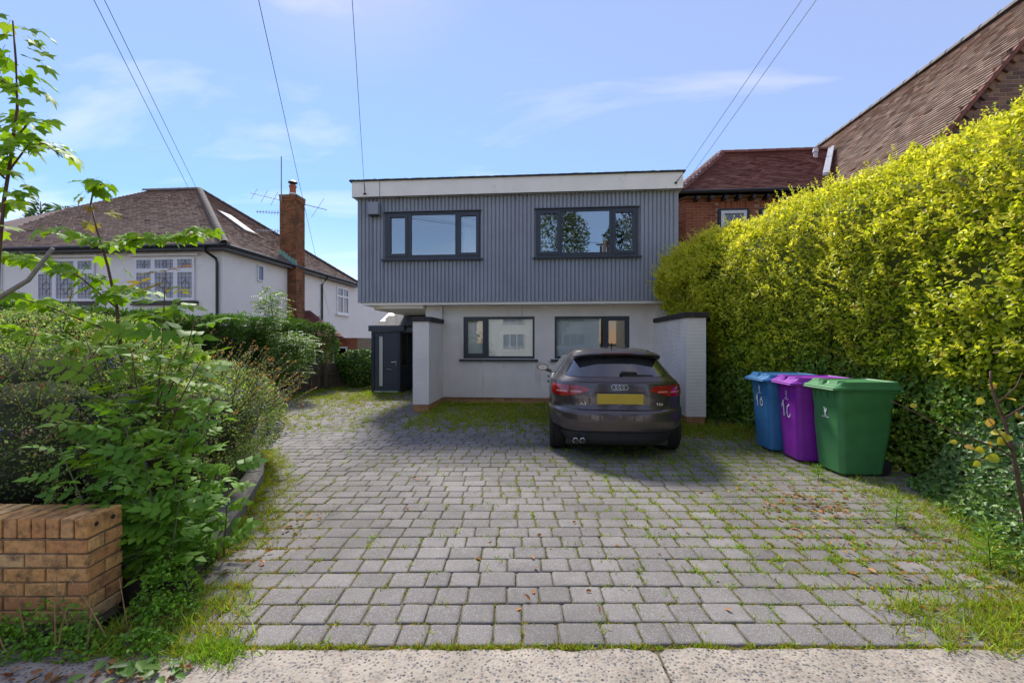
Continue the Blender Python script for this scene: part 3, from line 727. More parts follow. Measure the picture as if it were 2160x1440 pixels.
MB().tube([(-4.41, py0 + .01, .80), (-4.41, py0 + .01, .94)], .018).tube([(-4.41, py0 - .03, .90), (-4.53, py0 - .03, .90)], .011).build('door_handle', M['chrome'], dr)
place('house_number', text_mesh('91a', .075, M['black_metal']), dr, Matrix.Translation((-4.60, py0 + .016, 1.53)) @ Matrix.Rotation(R(90), 4, 'X'))
Bx(px0 + .09, px1 - .06, py0 - .02, py0 + .09, .012, .062).build('threshold', M['upvc'], PO)
MB().cbox(px0 - .06, px1 + .14, py0 - .08, py0 + .16, 1.795, 1.965, .01).build('canopy_fascia', M['door'], PO)
b = MB(); b.box(px1 - .05, px1, py0 + .11, py1, 0, .74)
for k in range(20): b.box(px1 + .001, px1 + .014, py0 + .14 + k * .075, py0 + .185 + k * .075, .02, .73)
b.build('side_panel', M['frame'], PO)
sw = MB()
for (a, b2) in ((py0 + .11, py0 + .16), (py0 + .66, py0 + .71), (py0 + 1.25, py0 + 1.30), (py1 - .05, py1)): sw.box(px1 - .05, px1, a, b2, .79, 1.74)
sw.box(px1 - .05, px1 + .01, py0 + .11, py1, .742, .789); sw.box(px1 - .05, px1, py0 + .11, py1, 1.741, 1.79)
sw = sw.build('side_window', M['frame'], PO)
for (a, b2) in ((py0 + .16, py0 + .66), (py0 + .71, py0 + 1.25), (py0 + 1.30, py1 - .05)): Bx(px1 - .03, px1 - .024, a, b2, .79, 1.74).build('pane', M['glass_low'], sw)
b = MB(); b.box(px0, px0 + .05, py0 + .1, py1, 0, 1.79); b.box(px0, -2.96, py1, py1 + .12, 0, 2.28); b.build('rear_wall', M['interior'], PO)
b = MB(); b.xprism([(py0 + .05, 1.90), (py0 + .05, 1.93), (py1 + .3, 2.63), (py1 + .3, 2.58)], px0 + .06, -3.4); b.build('roof_deck', M['black_metal'], PO)
sl_u, sl_v = Vector((1, 0, 0)), Vector((0, 1.8, .70)).normalized(); sl_n = sl_u.cross(sl_v)
me = MB().cbox(-.148, .148, 0, .36, 0, .014, .003).mesh('slate', M['slate'])
for k in range(5):
    x = px0 + .08 + k * .05 + (.15 if k % 2 else 0)
    while x < -3.45:
        p = Vector((x + .15, py0 + .05, 1.945)) + sl_v * (k * .27) + sl_n * .012
        Mx = Matrix(((1, sl_v.x, sl_n.x, p.x), (0, sl_v.y, sl_n.y, p.y), (0, sl_v.z, sl_n.z, p.z), (0, 0, 0, 1))) @ Matrix.Rotation(.035, 4, 'X') @ Matrix.Rotation(random.uniform(-.012, .012), 4, 'Z')
        place('slate', me, PO, Mx); x += .302
# ================================================================== car
CAR = empty('parked_car', (.89, 5.58, 0), 'dark brown hatchback parked with its rear to the camera', 'car')
def make_carpaint():
    m, nt, b = newmat('dark_car_paint'); b.inputs['Metallic'].default_value = .55; b.inputs['Roughness'].default_value = .32
    b.inputs['Coat Weight'].default_value = 1.; b.inputs['Coat Roughness'].default_value = .04
    p = pos(nt); f = noise(nt, p, 900, 2)
    c = ramp(nt, f, [(.3, (.055, .044, .047)), (.7, (.085, .069, .073))])
    g = N(nt, 'ShaderNodeNewGeometry'); s = N(nt, 'ShaderNodeSeparateXYZ'); nt.links.new(g.outputs['Position'], s.inputs[0])
    dust = ramp(nt, noise(nt, p, 5, 6, .7), [(.5, 0.), (.8, .22)]); c = mixc_(nt, dust, c, (.13, .115, .10))
    nt.links.new(c, b.inputs['Base Color']); rr_ = ramp(nt, noise(nt, p, 8, 5), [(.4, .03), (.8, .16)]); nt.links.new(rr_, b.inputs['Coat Roughness'])
    return m
M['carpaint'] = make_carpaint()
M['carplastic'] = simple('black_plastic', (.022, .022, .024), .55, .15, 20)
M['carglass'] = simple('tinted_glass', (.02, .024, .03), .03, .1, 4, spec=.9, coat=1)
M['rubber'] = simple('tyre_rubber', (.018, .018, .018), .85, .2, 20, .4, 90)
M['red_lens'] = simple('red_lens', (.36, .006, .012), .12, .25, 9, coat=1)
M['pale_lens'] = simple('pale_red_lens', (.62, .22, .20), .12, .2, 20, coat=1)
M['dark_lens'] = simple('dark_red_lens', (.12, .004, .008), .12, .2, 9, coat=1)
M['plate'] = simple('yellow_plate', (.50, .36, .035), .45, .05, 6)
M['badge'] = simple('silver_badge', (.75, .75, .76), .2, .02, 6, metal=.9)
TW = [(.16,.60),(.22,.70),(.30,.745),(.36,.79),(.42,.862),(.52,.882),(.62,.888),(.66,.884),(.70,.886),(.85,.888),(.93,.876),(.985,.852),(1.0,.835),(1.05,.785),(1.15,.715),(1.27,.635),(1.33,.585),(1.375,.53),(1.40,.44),(1.412,.33),(1.42,.15)]
TR = [(.16,.22),(.22,.06),(.26,.03),(.36,.012),(.38,.0),(.50,-.012),(.60,-.004),(.63,.012),(.65,.045),(.70,.06),(.80,.066),(.93,.085),(.975,.092),(.985,.10),(1.0,.105),(1.05,.135),(1.27,.325),(1.33,.42),(1.375,.53),(1.40,.70),(1.412,.90),(1.42,1.15)]
TF = [(.16,3.95),(.24,4.20),(.40,4.28),(.60,4.27),(.70,4.20),(.78,4.05),(.86,3.72),(.93,3.35),(.985,3.05),(1.05,2.88),(1.15,2.66),(1.27,2.38),(1.36,2.05),(1.40,1.75),(1.412,1.55),(1.42,1.3)]
NEXP = 3.0
def car_levels(z): return lerp_tab(z, TW), lerp_tab(z, TR), lerp_tab(z, TF)
def car_D(z):
    w, r, f = car_levels(z); k = min(1., (f - r) / 2.3); return .82 * k, 1.0 * k
def rear_y(x, z):
    w, r, f = car_levels(z); D, _ = car_D(z); q = min(1., abs(x) / w)
    return r + D * (1 - (1 - q ** NEXP) ** (1 / NEXP))
CX, CY = CAR.location.x, CAR.location.y
def rear_pt(x, z, out=.004):
    """point on the rear skin, pushed outwards"""
    w = car_levels(z)[0]; x = clamp(x, -w * .9995, w * .9995)
    e = .01; y = rear_y(x, z)
    dx = (rear_y(clamp(x + e, -w*.9995, w*.9995), z) - rear_y(clamp(x - e, -w*.9995, w*.9995), z)) / (2 * e); dz = (rear_y(x, z + e) - rear_y(x, z - e)) / (2 * e)
    n = Vector((dx, -1, dz)).normalized()
    return (CX + x + n.x * out, CY + y + n.y * out, z + n.z * out)
zl = sorted(set([round(z, 4) for z in list(np.arange(.16, 1.0, .02)) + [.63, .65, .975, .985] + list(np.arange(1.0, 1.36, .018)) + list(np.arange(1.36, 1.4, .008)) + [1.40, 1.404, 1.408, 1.412, 1.415, 1.418, 1.42]]))
rings = []
for z in zl:
    w, r, f = car_levels(z); D, Df = car_D(z); half = []
    for i in range(25):
        t = math.pi / 2 * (i / 24); half.append((w * math.sin(t) ** (2 / NEXP), r + D * (1 - math.cos(t) ** (2 / NEXP))))
    y0, y1 = r + D, f - Df
    for i in range(1, 40): half.append((w, y0 + (y1 - y0) * i / 40))
    for i in range(17):
        t = math.pi / 2 * (1 - i / 16); half.append((w * math.sin(t) ** .7, f - Df * (1 - math.cos(t) ** .8)))
    full = half + [(-x, y) for x, y in half[-2:0:-1]]
    ring = []
    for x, y in full:
        for yc in (.80, 3.40):
            if abs(x) > .5 and (y - yc) ** 2 + (z - .315) ** 2 < .352 ** 2: x = math.copysign(.60, x)
        ring.append((CX + x, CY + y, z))
    rings.append(ring)
MB().loft(rings).build('body', M['carpaint'], CAR, True, 32)
Bx(CX - .66, CX + .66, CY + .35, CY + 4.0, .15, .30).build('underbody', M['carplastic'], CAR)
def patch(xz, name, mat, parent=CAR, out=.004, nx=24):
    """xz: list of (x, zlow, zhigh) columns"""
    m = MB(); cols = []
    for x, a, b in xz: cols.append([rear_pt(x, a + (b - a) * k / 6, out) for k in range(7)])
    m.loft(cols, closed=False, cap=False); return m.build(name, mat, parent, True)
def col_interp(pts, n):
    xs = np.linspace(pts[0][0], pts[-1][0], n); return [(x, np.interp(x, [p[0] for p in pts], [p[1] for p in pts]), np.interp(x, [p[0] for p in pts], [p[2] for p in pts])) for x in xs]
patch(col_interp([(-.665, 1.055, 1.062), (-.635, 1.05, 1.15), (-.535, 1.048, 1.285), (0, 1.048, 1.285), (.535, 1.048, 1.285), (.635, 1.05, 1.15), (.665, 1.055, 1.062)], 45), 'rear_window', M['carglass'])
def sp_ring(x):
    k = (abs(x) / .56) ** 4; return [(CX + x, CY + .80, 1.398 - .075 * k), (CX + x, CY + .46, 1.386 - .05 * k), (CX + x, CY + .255 + .10 * k, 1.352 - .04 * k), (CX + x, CY + .25 + .10 * k, 1.334 - .04 * k), (CX + x, CY + .36 + .06 * k, 1.292 - .03 * k), (CX + x, CY + .62, 1.29 - .03 * k)]
sp = MB().loft([sp_ring(x) for x in np.linspace(-.56, .56, 25)]).build('spoiler', M['carpaint'], CAR, True, 40)
MB().box(CX - .20, CX + .20, CY + .243, CY + .258, 1.337, 1.350).build('brake_light', M['dark_lens'], sp)
for sgn in (-1, 1):
    base = [(.365, .878, .882), (.42, .862, .928), (.50, .842, .936), (.62, .806, .94), (.70, .802, .942), (.79, .808, .943), (.835, .83, .94)]
    P = [(sgn * x, a, b) for x, a, b in base]; P.sort()
    tl = patch(col_interp(P, 30), 'tail_light', M['red_lens'], out=.010)
    for a, b, zz0, zz1, mt in ((.47, .60, .856, .874, 'pale_lens'), (.64, .78, .85, .868, 'pale_lens'), (.45, .60, .884, .89, 'dark_lens'), (.64, .80, .884, .89, 'dark_lens'), (.46, .60, .908, .913, 'dark_lens'), (.64, .80, .908, .913, 'dark_lens')):
        P = sorted([(sgn * a, zz0, zz1), (sgn * b, zz0, zz1)]); patch(col_interp(P, 8), 'light_strip', M[mt], tl, out=.0125)
    P = sorted([(sgn * .614, .80, .945), (sgn * .622, .80, .945)]); patch(col_interp(P, 2), 'seam', M['carplastic'], tl, out=.0135)
def ribbon(path, wd, name, mat, out=.004):
    m = MB(); up = []; dn = []; pts = []
    for (x0, z0), (x1, z1) in zip(path, path[1:]):
        for k in range(12): pts.append((x0 + (x1-x0)*k/12, z0 + (z1-z0)*k/12))
    pts.append(path[-1])
    for i, (x, z) in enumerate(pts):
        a, b = pts[max(0, i-1)], pts[min(len(pts)-1, i+1)]; d = Vector((b[0]-a[0], b[1]-a[1])).normalized(); nrm = (-d.y * wd, d.x * wd)
        up.append(rear_pt(x + nrm[0], z + nrm[1], out)); dn.append(rear_pt(x - nrm[0], z - nrm[1], out))
    m.loft([up, dn], closed=False, cap=False); m.build(name, mat, CAR)
ribbon([(-.615, .80), (-.57, .70), (-.51, .642), (.51, .642), (.57, .70), (.615, .80)], .004, 'tailgate_seam', M['wire'])
ribbon([(-.66, .988), (0, .984), (.66, .988)], .003, 'crease_seam', M['wire'])
patch(col_interp([(-.73, .30, .355), (-.68, .225, .36), (0, .225, .365), (.68, .225, .36), (.73, .30, .355)], 30), 'bumper_trim', M['carplastic'], out=.008)
ribbon([(-.72, .362), (0, .37), (.72, .362)], .008, 'trim_edge', M['frame'], .012)
pl = MB().cbox(-.285, .285, 0, .012, -.064, .064, .003).mesh('number_plate', M['plate'])
place('number_plate', pl, CAR, Matrix.Translation((CX, CY + .040, .782)))
patch([(-.31, .85, .862), (-.1, .85, .864), (.1, .85, .864), (.31, .85, .862)], 'plate_lamp_rail', M['carplastic'], out=.012)
bd = MB()
for xo in (-.069, -.023, .023, .069):
    r1, r2 = .034, .0034; n1, n2 = 20, 6
    rg = [[(CX + xo + (r1 + r2 * math.cos(b)) * math.cos(a), CY + .072 - r2 * math.sin(b), .925 + (r1 + r2 * math.cos(b)) * math.sin(a)) for b in [2 * math.pi * j / n2 for j in range(n2)]] for a in [2 * math.pi * i / n1 for i in range(n1 + 1)]]
    bd.loft(rg, cap=False)
bd.build('badge', M['badge'], CAR, True)
place('lettering', text_mesh('A3', .052, M['badge']), CAR, Matrix.Translation((CX - .455, CY + .086, .700)) @ Matrix.Rotation(R(90), 4, 'X') @ Matrix.Scale(1.35, 4, (1, 0, 0)))
place('lettering', text_mesh('TDI', .044, M['badge']), CAR, Matrix.Translation((CX + .49, CY + .092, .700)) @ Matrix.Rotation(R(90), 4, 'X') @ Matrix.Scale(1.2, 4, (1, 0, 0)))
wp = MB(); 
wpts = [rear_pt(.02, 1.075, .02), rear_pt(.05, 1.085, .035), rear_pt(.22, 1.078, .03)]; wp.tube(wpts, [.022, .017, .014], 8); wp.tube([rear_pt(.04, 1.072, .012), rear_pt(.26, 1.066, .012), rear_pt(.43, 1.062, .010)], [.012, .010, .005], 6)
wp.build('wiper', M['carplastic'], CAR, True)
for xo in (-.555, -.468):
    e = MB().lathe([(.033, .12), (.036, 0), (.030, -.004), (.028, .01), (.0, .012)], (CX + xo, CY + .0, .268), 20, 'y'); ex = e.build('exhaust_pipe', M['chrome'], CAR, True, 40)
    MB().lathe([(.027, .0), (.027, .002)], (CX + xo, CY + .004, .268), 16, 'y').build('opening', M['wire'], ex)
for yc in (.80, 3.40):
    for sgn in (-1, 1):
        xo = CX + sgn * .875
        wh = empty('wheel', (sgn * .765, yc, .315)); wh.parent = CAR
        c = (CX + sgn * .765, CY + yc, .315)
        tp = [(.215, -.105), (.30, -.108), (.313, -.088), (.316, -.06), (.309, -.057), (.309, -.05), (.316, -.047), (.317, 0), (.316, .047), (.309, .05), (.309, .057), (.316, .06), (.313, .088), (.30, .108), (.215, .105)]
        MB().lathe(tp, c, 36, 'x').build('tyre', M['rubber'], wh, True, 30)
        rm = MB().lathe([(.21, -.09), (.215, sgn * .09), (.20, sgn * .095), (.05, sgn * .07), (.0, sgn * .075)], c, 24, 'x'); rm.build('rim', M['metal'], wh, True, 30)
# sides: windows, handles, mirrors
def side_pt(sgn, y, z, out=.004): return (CX + sgn * (car_levels(z)[0] + out), CY + y, z)
for sgn in (-1, 1):
    for a0, a1, b0, b1 in ((.98, 1.72, 1.02, 1.62), (1.80, 2.62, 1.70, 2.25)):
        m = MB(); m.loft([[side_pt(sgn, a0 + (a1-a0)*k/8 + ((b0-a0) + (b1-a1-(b0-a0))*k/8) * t, 1.01 + .28*t) for k in range(9)] for t in [j/6 for j in range(7)]], closed=False, cap=False); m.build('side_window', M['carglass'], CAR, True)
    for yy in (1.35, 2.35):
        MB().cbox(CX + sgn*.893 - .018, CX + sgn*.893 + .018, CY + yy, CY + yy + .2, .865, .895, .008).build('door_handle', M['carpaint'], CAR)
    mi = MB(); cxm = CX + sgn * .985
    mi.loft([[(cxm + sx * .105 * k + sgn * .01, CY + 2.62 + dy, 1.03 + sz * .062 * k) for sx, sz in [(math.cos(t) * (1.0 if abs(math.cos(t)) < .7 else 1.), math.sin(t)) for t in [2*math.pi*i/16 for i in range(16)]]] for k, dy in ((.92, 0), (1., .015), (.95, .06), (.7, .11), (.3, .14))])
    mi.tube([(CX + sgn * .84, CY + 2.68, .955), (CX + sgn * .94, CY + 2.67, .985)], [.03, .025], 8)
    mi = mi.build('wing_mirror', M['carpaint'], CAR, True, 40)
    MB().add([(cxm + sgn * .01 + .088 * math.cos(2*math.pi*i/16), CY + 2.617, 1.03 + .05 * math.sin(2*math.pi*i/16)) for i in range(16)], [tuple(range(16))]).build('mirror_glass', M['chrome'], mi)
MB().tube([(CX, CY + .86, 1.40), (CX, CY + .80, 1.475)], [.012, .006], 6).build('antenna', M['carplastic'], CAR)
def front_pt(x, z, out=.005):
    w, r, f = car_levels(z); D, Df = car_D(z); q = min(1, abs(x) / w); t = math.asin(min(1, q ** (1/.7))); return (CX + x, CY + f - Df * (1 - math.cos(t) ** .8) + out, z)
MB().loft([[front_pt(x, z) for z in (.45, .55, .66)] for x in np.linspace(-.3, .3, 9)], closed=False, cap=False).build('grille', M['carplastic'], CAR)
for sgn in (-1, 1): MB().loft([[front_pt(sgn * x, z) for z in (.60, .65, .69)] for x in np.linspace(.42, .74, 9)], closed=False, cap=False).build('headlight', M['pale_lens'] if False else M['chrome'], CAR, True)
ws = MB(); ws.loft([[(CX + x * car_levels(z)[0], CY + car_levels(z)[2] - car_D(z)[1] * (1 - math.cos(math.asin(min(1, abs(x) ** (1/.7)))) ** .8) + .006, z + .004) for x in np.linspace(-.85, .85, 13)] for z in (1.0, 1.08, 1.16, 1.24, 1.34)], closed=False, cap=False); ws.build('windscreen', M['carglass'], CAR, True)

# ================================================================== wheelie bins
def rrect(hw, hd, r, z, cx=0, cy=0, n=4):
    out = []
    for qx, qy, a0 in ((1, 1, 0), (-1, 1, 90), (-1, -1, 180), (1, -1, 270)):
        for k in range(n + 1):
            t = R(a0 + 90 * k / n); out.append((cx + qx * (hw - r) + r * math.cos(t), cy + qy * (hd - r) + r * math.sin(t), z))
    return out
def plastic(name, col):
    m, nt, b = newmat(name); b.inputs['Roughness'].default_value = .48; b.inputs['Specular IOR Level'].default_value = .35
    p = pos(nt); c = ramp(nt, noise(nt, p, 5, 6, .6), [(.3, tuple(v * .85 for v in col)), (.7, tuple(v * 1.08 for v in col))])
    sc_ = ramp(nt, noise(nt, pos(nt, (12, 12, 90)), 1, 6, .7), [(.56, 0.), (.72, .55)]); c = mixc_(nt, sc_, c, tuple(min(1, v * .6 + .07) for v in col))
    sp_ = ramp(nt, noise(nt, p, 120, 3), [(.68, 0.), (.74, .5)]); c = mixc_(nt, sp_, c, (.2, .19, .16))
    nt.links.new(c, b.inputs['Base Color']); bump(nt, b, noise(nt, p, 220, 2), .12, .002); return m
M['white_mark'] = simple('white_marking', (.78, .80, .80), .6, .1, 40)
M['pale_mark'] = simple('faded_marking', (.52, .40, .60), .6, .1, 40)
def stroke(m, pts, w, y):
    """flat painted stroke in the local xz plane"""
    for (x0, z0), (x1, z1) in zip(pts, pts[1:]):
        d = Vector((x1-x0, z1-z0)); L = d.length
        if L < 1e-6: continue
        d /= L; nx, nz = -d.y * w, d.x * w; e = d * w * .6
        m.add([(x0+nx-e.x, y(z0), z0+nz-e.y), (x0-nx-e.x, y(z0), z0-nz-e.y), (x1-nx+e.x, y(z1), z1-nz+e.y), (x1+nx+e.x, y(z1), z1+nz+e.y)], [(0, 1, 2, 3)])
EMB = [(-.022,-.055),(.024,-.055),(.010,-.03),(.018,-.012),(.030,.012),(.036,.048),(.022,.03),(.010,.020),(.004,.038),(-.008,.05),(-.022,.044),(-.026,.036),(-.014,.034),(-.012,.018),(-.018,.0),(-.012,-.022),(-.002,-.034)]
def wheelie_bin(loc, rot, col, label, cn, marks):
    e = empty('wheelie_bin', loc, label, 'bin', None, rot); mt = plastic(cn + '_bin_plastic', col)
    def pt(m, name, mat, parent=e, smooth=True, sharp=35):
        me = m.mesh(name, mat, smooth)
        if smooth: me.set_sharp_from_angle(angle=R(sharp))
        return link(name, me, parent)
    body = MB(); body.loft([rrect(.20, .215, .06, .02, 0, -.03), rrect(.215, .235, .06, .035, 0, -.03), rrect(.243, .285, .06, .55, 0, -.012), rrect(.247, .292, .06, .745, 0, -.008), rrect(.251, .296, .06, .752, 0, -.006), rrect(.262, .315, .055, .935, 0, 0), rrect(.276, .335, .05, .94, 0, 0), rrect(.276, .335, .05, .965, 0, 0)])
    bd_ = pt(body, 'body', mt)
    fy = lambda z: -.03 - .235 + (z - .035) * (-.315 + .265) / .9 - .0035
    for sx in (-.17, -.06, .06, .17): pt(MB().xprism([(fy(.90), .84), (-.333, .938), (fy(.93), .938)], sx - .004, sx + .004), 'rim_rib', mt, bd_, False)
    lid = MB(); lid.loft([rrect(.288, .368, .05, .962, 0, -.015), rrect(.296, .378, .05, .968, 0, -.015), rrect(.296, .378, .05, .988, 0, -.015), rrect(.282, .362, .05, 1.002, 0, -.015), rrect(.272, .350, .05, 1.006, 0, -.010), rrect(.265, .335, .05, 1.03, 0, .015), rrect(.255, .322, .05, 1.052, 0, .02), rrect(.235, .30, .05, 1.056, 0, .02), rrect(.225, .29, .05, 1.045, 0, .02), rrect(.15, .2, .05, 1.048, 0, .03)])
    ld = pt(lid, 'lid', mt)
    h_ = MB(); h_.cbox(-.27, .27, -.40, -.34, .955, .975, .008); pt(h_, 'lid_lip', mt, ld, False)
    h_ = MB()
    for sx in (-1, 1): h_.loft([rrect(.085, .06, .02, 1.0, sx * .155, -.285), rrect(.072, .045, .02, 1.062, sx * .155, -.265)])
    h_.loft([rrect(.045, .055, .02, 1.0, 0, -.315), rrect(.033, .042, .02, 1.058, 0, -.30)]); pt(h_, 'lid_grip', mt, ld)
    h_ = MB(); h_.tube([(-.22, .40, .945), (.22, .40, .945)], .016, 8); h_.box(-.2, -.17, .32, .40, .925, .955); h_.box(.17, .2, .32, .40, .925, .955); pt(h_, 'handle', mt, e)
    for sx in (-1, 1):
        w_ = MB().lathe([(.06, -.022), (.098, -.02), (.10, 0), (.098, .02), (.06, .022)], (sx * .17, .20, .10), 20, 'x'); pt(w_, 'wheel', M['rubber'], e)
    em = MB(); z0 = marks['emblem']; yy = lambda z: fy(z) - .0015
    em.add([(x * .95, yy(z0 + z), z0 + z * .95) for x, z in EMB], [tuple(range(len(EMB)))]); stroke(em, [(-.055, z0 - .065), (.055, z0 - .065)], .004, yy)
    pt(em, 'emblem', M[marks.get('em', 'white_mark')], bd_, False)
    for st, wdt in marks.get('digits', []):
        dg_ = MB(); stroke(dg_, st, wdt, yy); pt(dg_, 'painted_digit', M['white_mark'], bd_, False)
    return e
def arc(cx, cz, rx, rz, a0, a1, n=10): return [(cx + rx * math.cos(R(a0 + (a1-a0)*i/n)), cz + rz * math.sin(R(a0 + (a1-a0)*i/n))) for i in range(n + 1)]
ROT = R(-90)
wheelie_bin((3.26, 6.50, 0), ROT, (.05, .21, .44), 'blue wheelie bin with painted number, nearest the wing wall', 'blue',
    dict(emblem=.845, digits=[([(-.105, .685), (-.07, .755), (-.065, .60)], .011), ([(.055, .73)] + arc(.045, .655, .036, .045, 140, 480), .008)]))
wheelie_bin((3.35, 5.96, 0), ROT - .03, (.26, .026, .38), 'purple wheelie bin with painted number between the blue and green bins', 'purple',
    dict(emblem=.83, em='pale_mark', digits=[([(-.125, .665), (-.085, .735), (-.08, .55)], .015), ([(.06, .70), (.0, .66), (.012, .58)], .007), (arc(.035, .60, .042, .06, 120, 340), .009)]))
wheelie_bin((3.49, 5.43, 0), ROT + .05, (.065, .235, .08), 'green wheelie bin with white emblem, nearest the ivy bank', 'green', dict(emblem=.70))
st = MB(); st.add([(3.356, 5.58, .93), (3.354, 5.52, .935), (3.354, 5.515, .985), (3.356, 5.575, .98)], [(0, 1, 2, 3)])

# ================================================================== brick garden wall (left front)
GW = empty('brick_garden_wall', (*uv2w(-3.2, 2.45), 0), 'low buff brick garden wall with brick-on-edge coping beside the pavement', 'wall')
uD, fD = Vector((c_, s_, 0)), Vector((-s_, c_, 0)); cu, cv = -2.247, 2.35
def uvp(u, v, z): x, y = uv2w(u, v); return (x, y, z)
poly = [uv2w(-4.6, cv + .012), uv2w(cu - .012, cv + .012), uv2w(cu - .012, cv + .205), uv2w(-4.6, cv + .205)]
MB().zprism(poly, -.05, .452).build('core', M['mortar_dark'], GW)
Lw = 9 * .225
brick_face(GW, uvp(cu - Lw + .005, cv + .012, 0), uD, -fD, Lw - .005, 6, M['brick_buff'], proud=.012, first=1)
brick_face(GW, uvp(cu - .012, cv + .012, 0), fD, uD, .205, 6, M['brick_buff'], L=.1025 * 2 - .01, proud=.012)
me = MB().cbox(-.0325, .0325, -.108, .108, 0, .1025, .0035).mesh('coping_brick', M['brick_buff'])
for k in range(26):
    u = cu - .035 - k * .0755
    place('coping_brick', me, GW, Matrix.Translation(uvp(u, cv + .108, .460 + random.uniform(-.003, .003))) @ Matrix.Rotation(YAW + random.uniform(-.015, .015), 4, 'Z') @ Matrix.Rotation(random.uniform(-.015, .015), 4, 'Y'))
ho = MB()
for v in (.05, .155): ho.lathe([(.013, 0), (.013, .002)], (0, 0, 0), 12, 'x')
hm = MB().lathe([(.0125, 0), (.0125, .0015)], (0, 0, 0), 12, 'x').mesh('brick_hole', M['wire'])
for v in (.055, .155): place('brick_hole', hm, GW, Matrix.Translation(uvp(cu - .0015, cv + v, .515)) @ Matrix.Rotation(YAW, 4, 'Z'))

# ================================================================== boundary fence
FE = empty('timber_fence', (-6.9, 12.5, 0), 'low weathered close-board timber fence along the left of the drive', 'fence')
FP = [(-7.42, 9.4), (-7.18, 11.67), (-6.64, 14.3), (-5.95, 15.3)]
pk = [MB().cbox(-.052, .052, 0, .016, 0, h, .004).mesh('plank', M['fence']) for h in (.70, .715, .69)]
for a, b in along(FP, .105):
    ang = math.atan2(b[1]-a[1], b[0]-a[0]); rz = ang
    place('plank', random.choice(pk), FE, Matrix.Translation((a[0], a[1], .10 + random.uniform(-.01, .012))) @ Matrix.Rotation(rz, 4, 'Z') @ Matrix.Rotation(random.uniform(-.02, .02), 4, 'Y') @ Matrix.Rotation(.12, 4, 'Z'))
for (a, b) in zip(FP, FP[1:]):
    d = Vector((b[0]-a[0], b[1]-a[1], 0)).normalized(); nr = Vector((d.y, -d.x, 0))
    for z0, z1, t in ((.46, .52, .03), (.0, .12, .04)):
        A, B = Vector((*a, 0)) + nr * .012, Vector((*b, 0)) + nr * .012
        MB().loft([[A + Vector((0,0,z0)), A + nr*t + Vector((0,0,z0)), A + nr*t + Vector((0,0,z1)), A + Vector((0,0,z1))], [B + Vector((0,0,z0)), B + nr*t + Vector((0,0,z0)), B + nr*t + Vector((0,0,z1)), B + Vector((0,0,z1))]]).build('rail' if z0 else 'gravel_board', M['fence'], FE)
for (x, y) in ((-7.24, 10.6), (-6.83, 13.05), (-6.60, 14.25), (-7.14, 11.7)):
    MB().cbox(x - .005, x + .085, y - .045, y + .045, 0, .86, .008).build('post', M['fence'], FE)

# ================================================================== neighbour on the left
NL = empty('hipped_roof_house', (-19, 20, 0), 'white rendered house with brown hipped tile roof left of the drive', 'house')
b = MB(); b.box(-26, -12, 15.5, 26.5, -.05, 5.02); b.build('wall', M['render_white'], NL)
Bx(-16, -12.003, 26.49, 40, -.05, 4.95).build('rear_wing', M['render_white'], NL)
M['leadpane'] = simple('leaded_pane', (.16, .165, .21), .15, .25, 3, spec=.6)
M['netpane'] = simple('net_curtain_pane', (.36, .37, .41), .3, .15, 6)
def casement(parent, x0, x1, z0, z1, y, cols, rows, lead=True, axis='y'):
    """white casement: cols/rows are lists of (lo,hi) openings; axis y faces -Y, axis x faces +X"""
    T = (lambda a, d, z: (a, y + d, z)) if axis == 'y' else (lambda a, d, z: (y - d, a, z))
    holes = [(a, b_, p, q) for a, b_ in cols for p, q in rows]; m = holed(MB(), x0, x1, z0, z1, holes, -.04, .03)
    m.v = [T(vx, vy, vz) for vx, vy, vz in m.v]; w = m.build('window', M['upvc'], parent)
    for a, b_, p, q in holes:
        m = MB().box(a, b_, 0.0, .01, p, q); m.v = [T(*v) for v in m.v]; m.build('pane', M['netpane'] if lead else M['leadpane'], w)
        if lead:
            m = MB(); n = max(2, round((b_-a) / .16)); k = max(2, round((q-p) / .2))
            for i in range(1, n): m.box(a + (b_-a)*i/n - .005, a + (b_-a)*i/n + .005, -.006, -.001, p, q)
            for j in range(1, k): m.box(a, b_, -.0065, -.0015, p + (q-p)*j/k - .005, p + (q-p)*j/k + .005)
            cxm_, czm = (a+b_)/2, (p+q)/2; r = min(b_-a, q-p) * .28
            for (ax, az), (bx, bz) in zip([(0, 1.4), (1, 0), (0, -1.4), (-1, 0)], [(1, 0), (0, -1.4), (-1, 0), (0, 1.4)]):
                m.tube([(cxm_ + ax*r, -.006, czm + az*r), (cxm_ + bx*r, -.006, czm + bz*r)], .006, 4)
            m.v = [T(*v) for v in m.v]; m.build('leading', M['black_metal'], w)
    return w
yf = 15.46
for xs_ in (-15.46, -19.5, -23.4):
    cols = [(xs_ + .08, xs_ + .66), (xs_ + .82, xs_ + 1.56), (xs_ + 1.72, xs_ + 2.30)]
    w_ = casement(NL, xs_, xs_ + 2.38, 3.02, 4.62, yf, cols, [(3.12, 4.06), (4.22, 4.54)])
    MB().box(xs_ - .15, xs_ + 2.5, 15.40, 15.5, 2.85, 3.0).build('sill', M['black_metal'], w_)
    MB().cbox(xs_ - .2, xs_ + 2.55, 15.36, 15.5, 4.68, 4.76, .02).build('hood', M['render_white'], w_)
casement(NL, 17.40, 17.78, 4.0, 4.66, -12.0 + .03, [(17.44, 17.74)], [(4.05, 4.62)], False, 'x')
w_ = casement(NL, 24.3, 25.75, 3.1, 4.62, -12.0 + .03, [(24.38, 24.98), (25.07, 25.67)], [(3.18, 4.05), (4.15, 4.54)], False, 'x')
MB().box(-12.02, -11.86, 24.2, 25.85, 3.0, 3.09).build('sill', M['upvc'], w_)
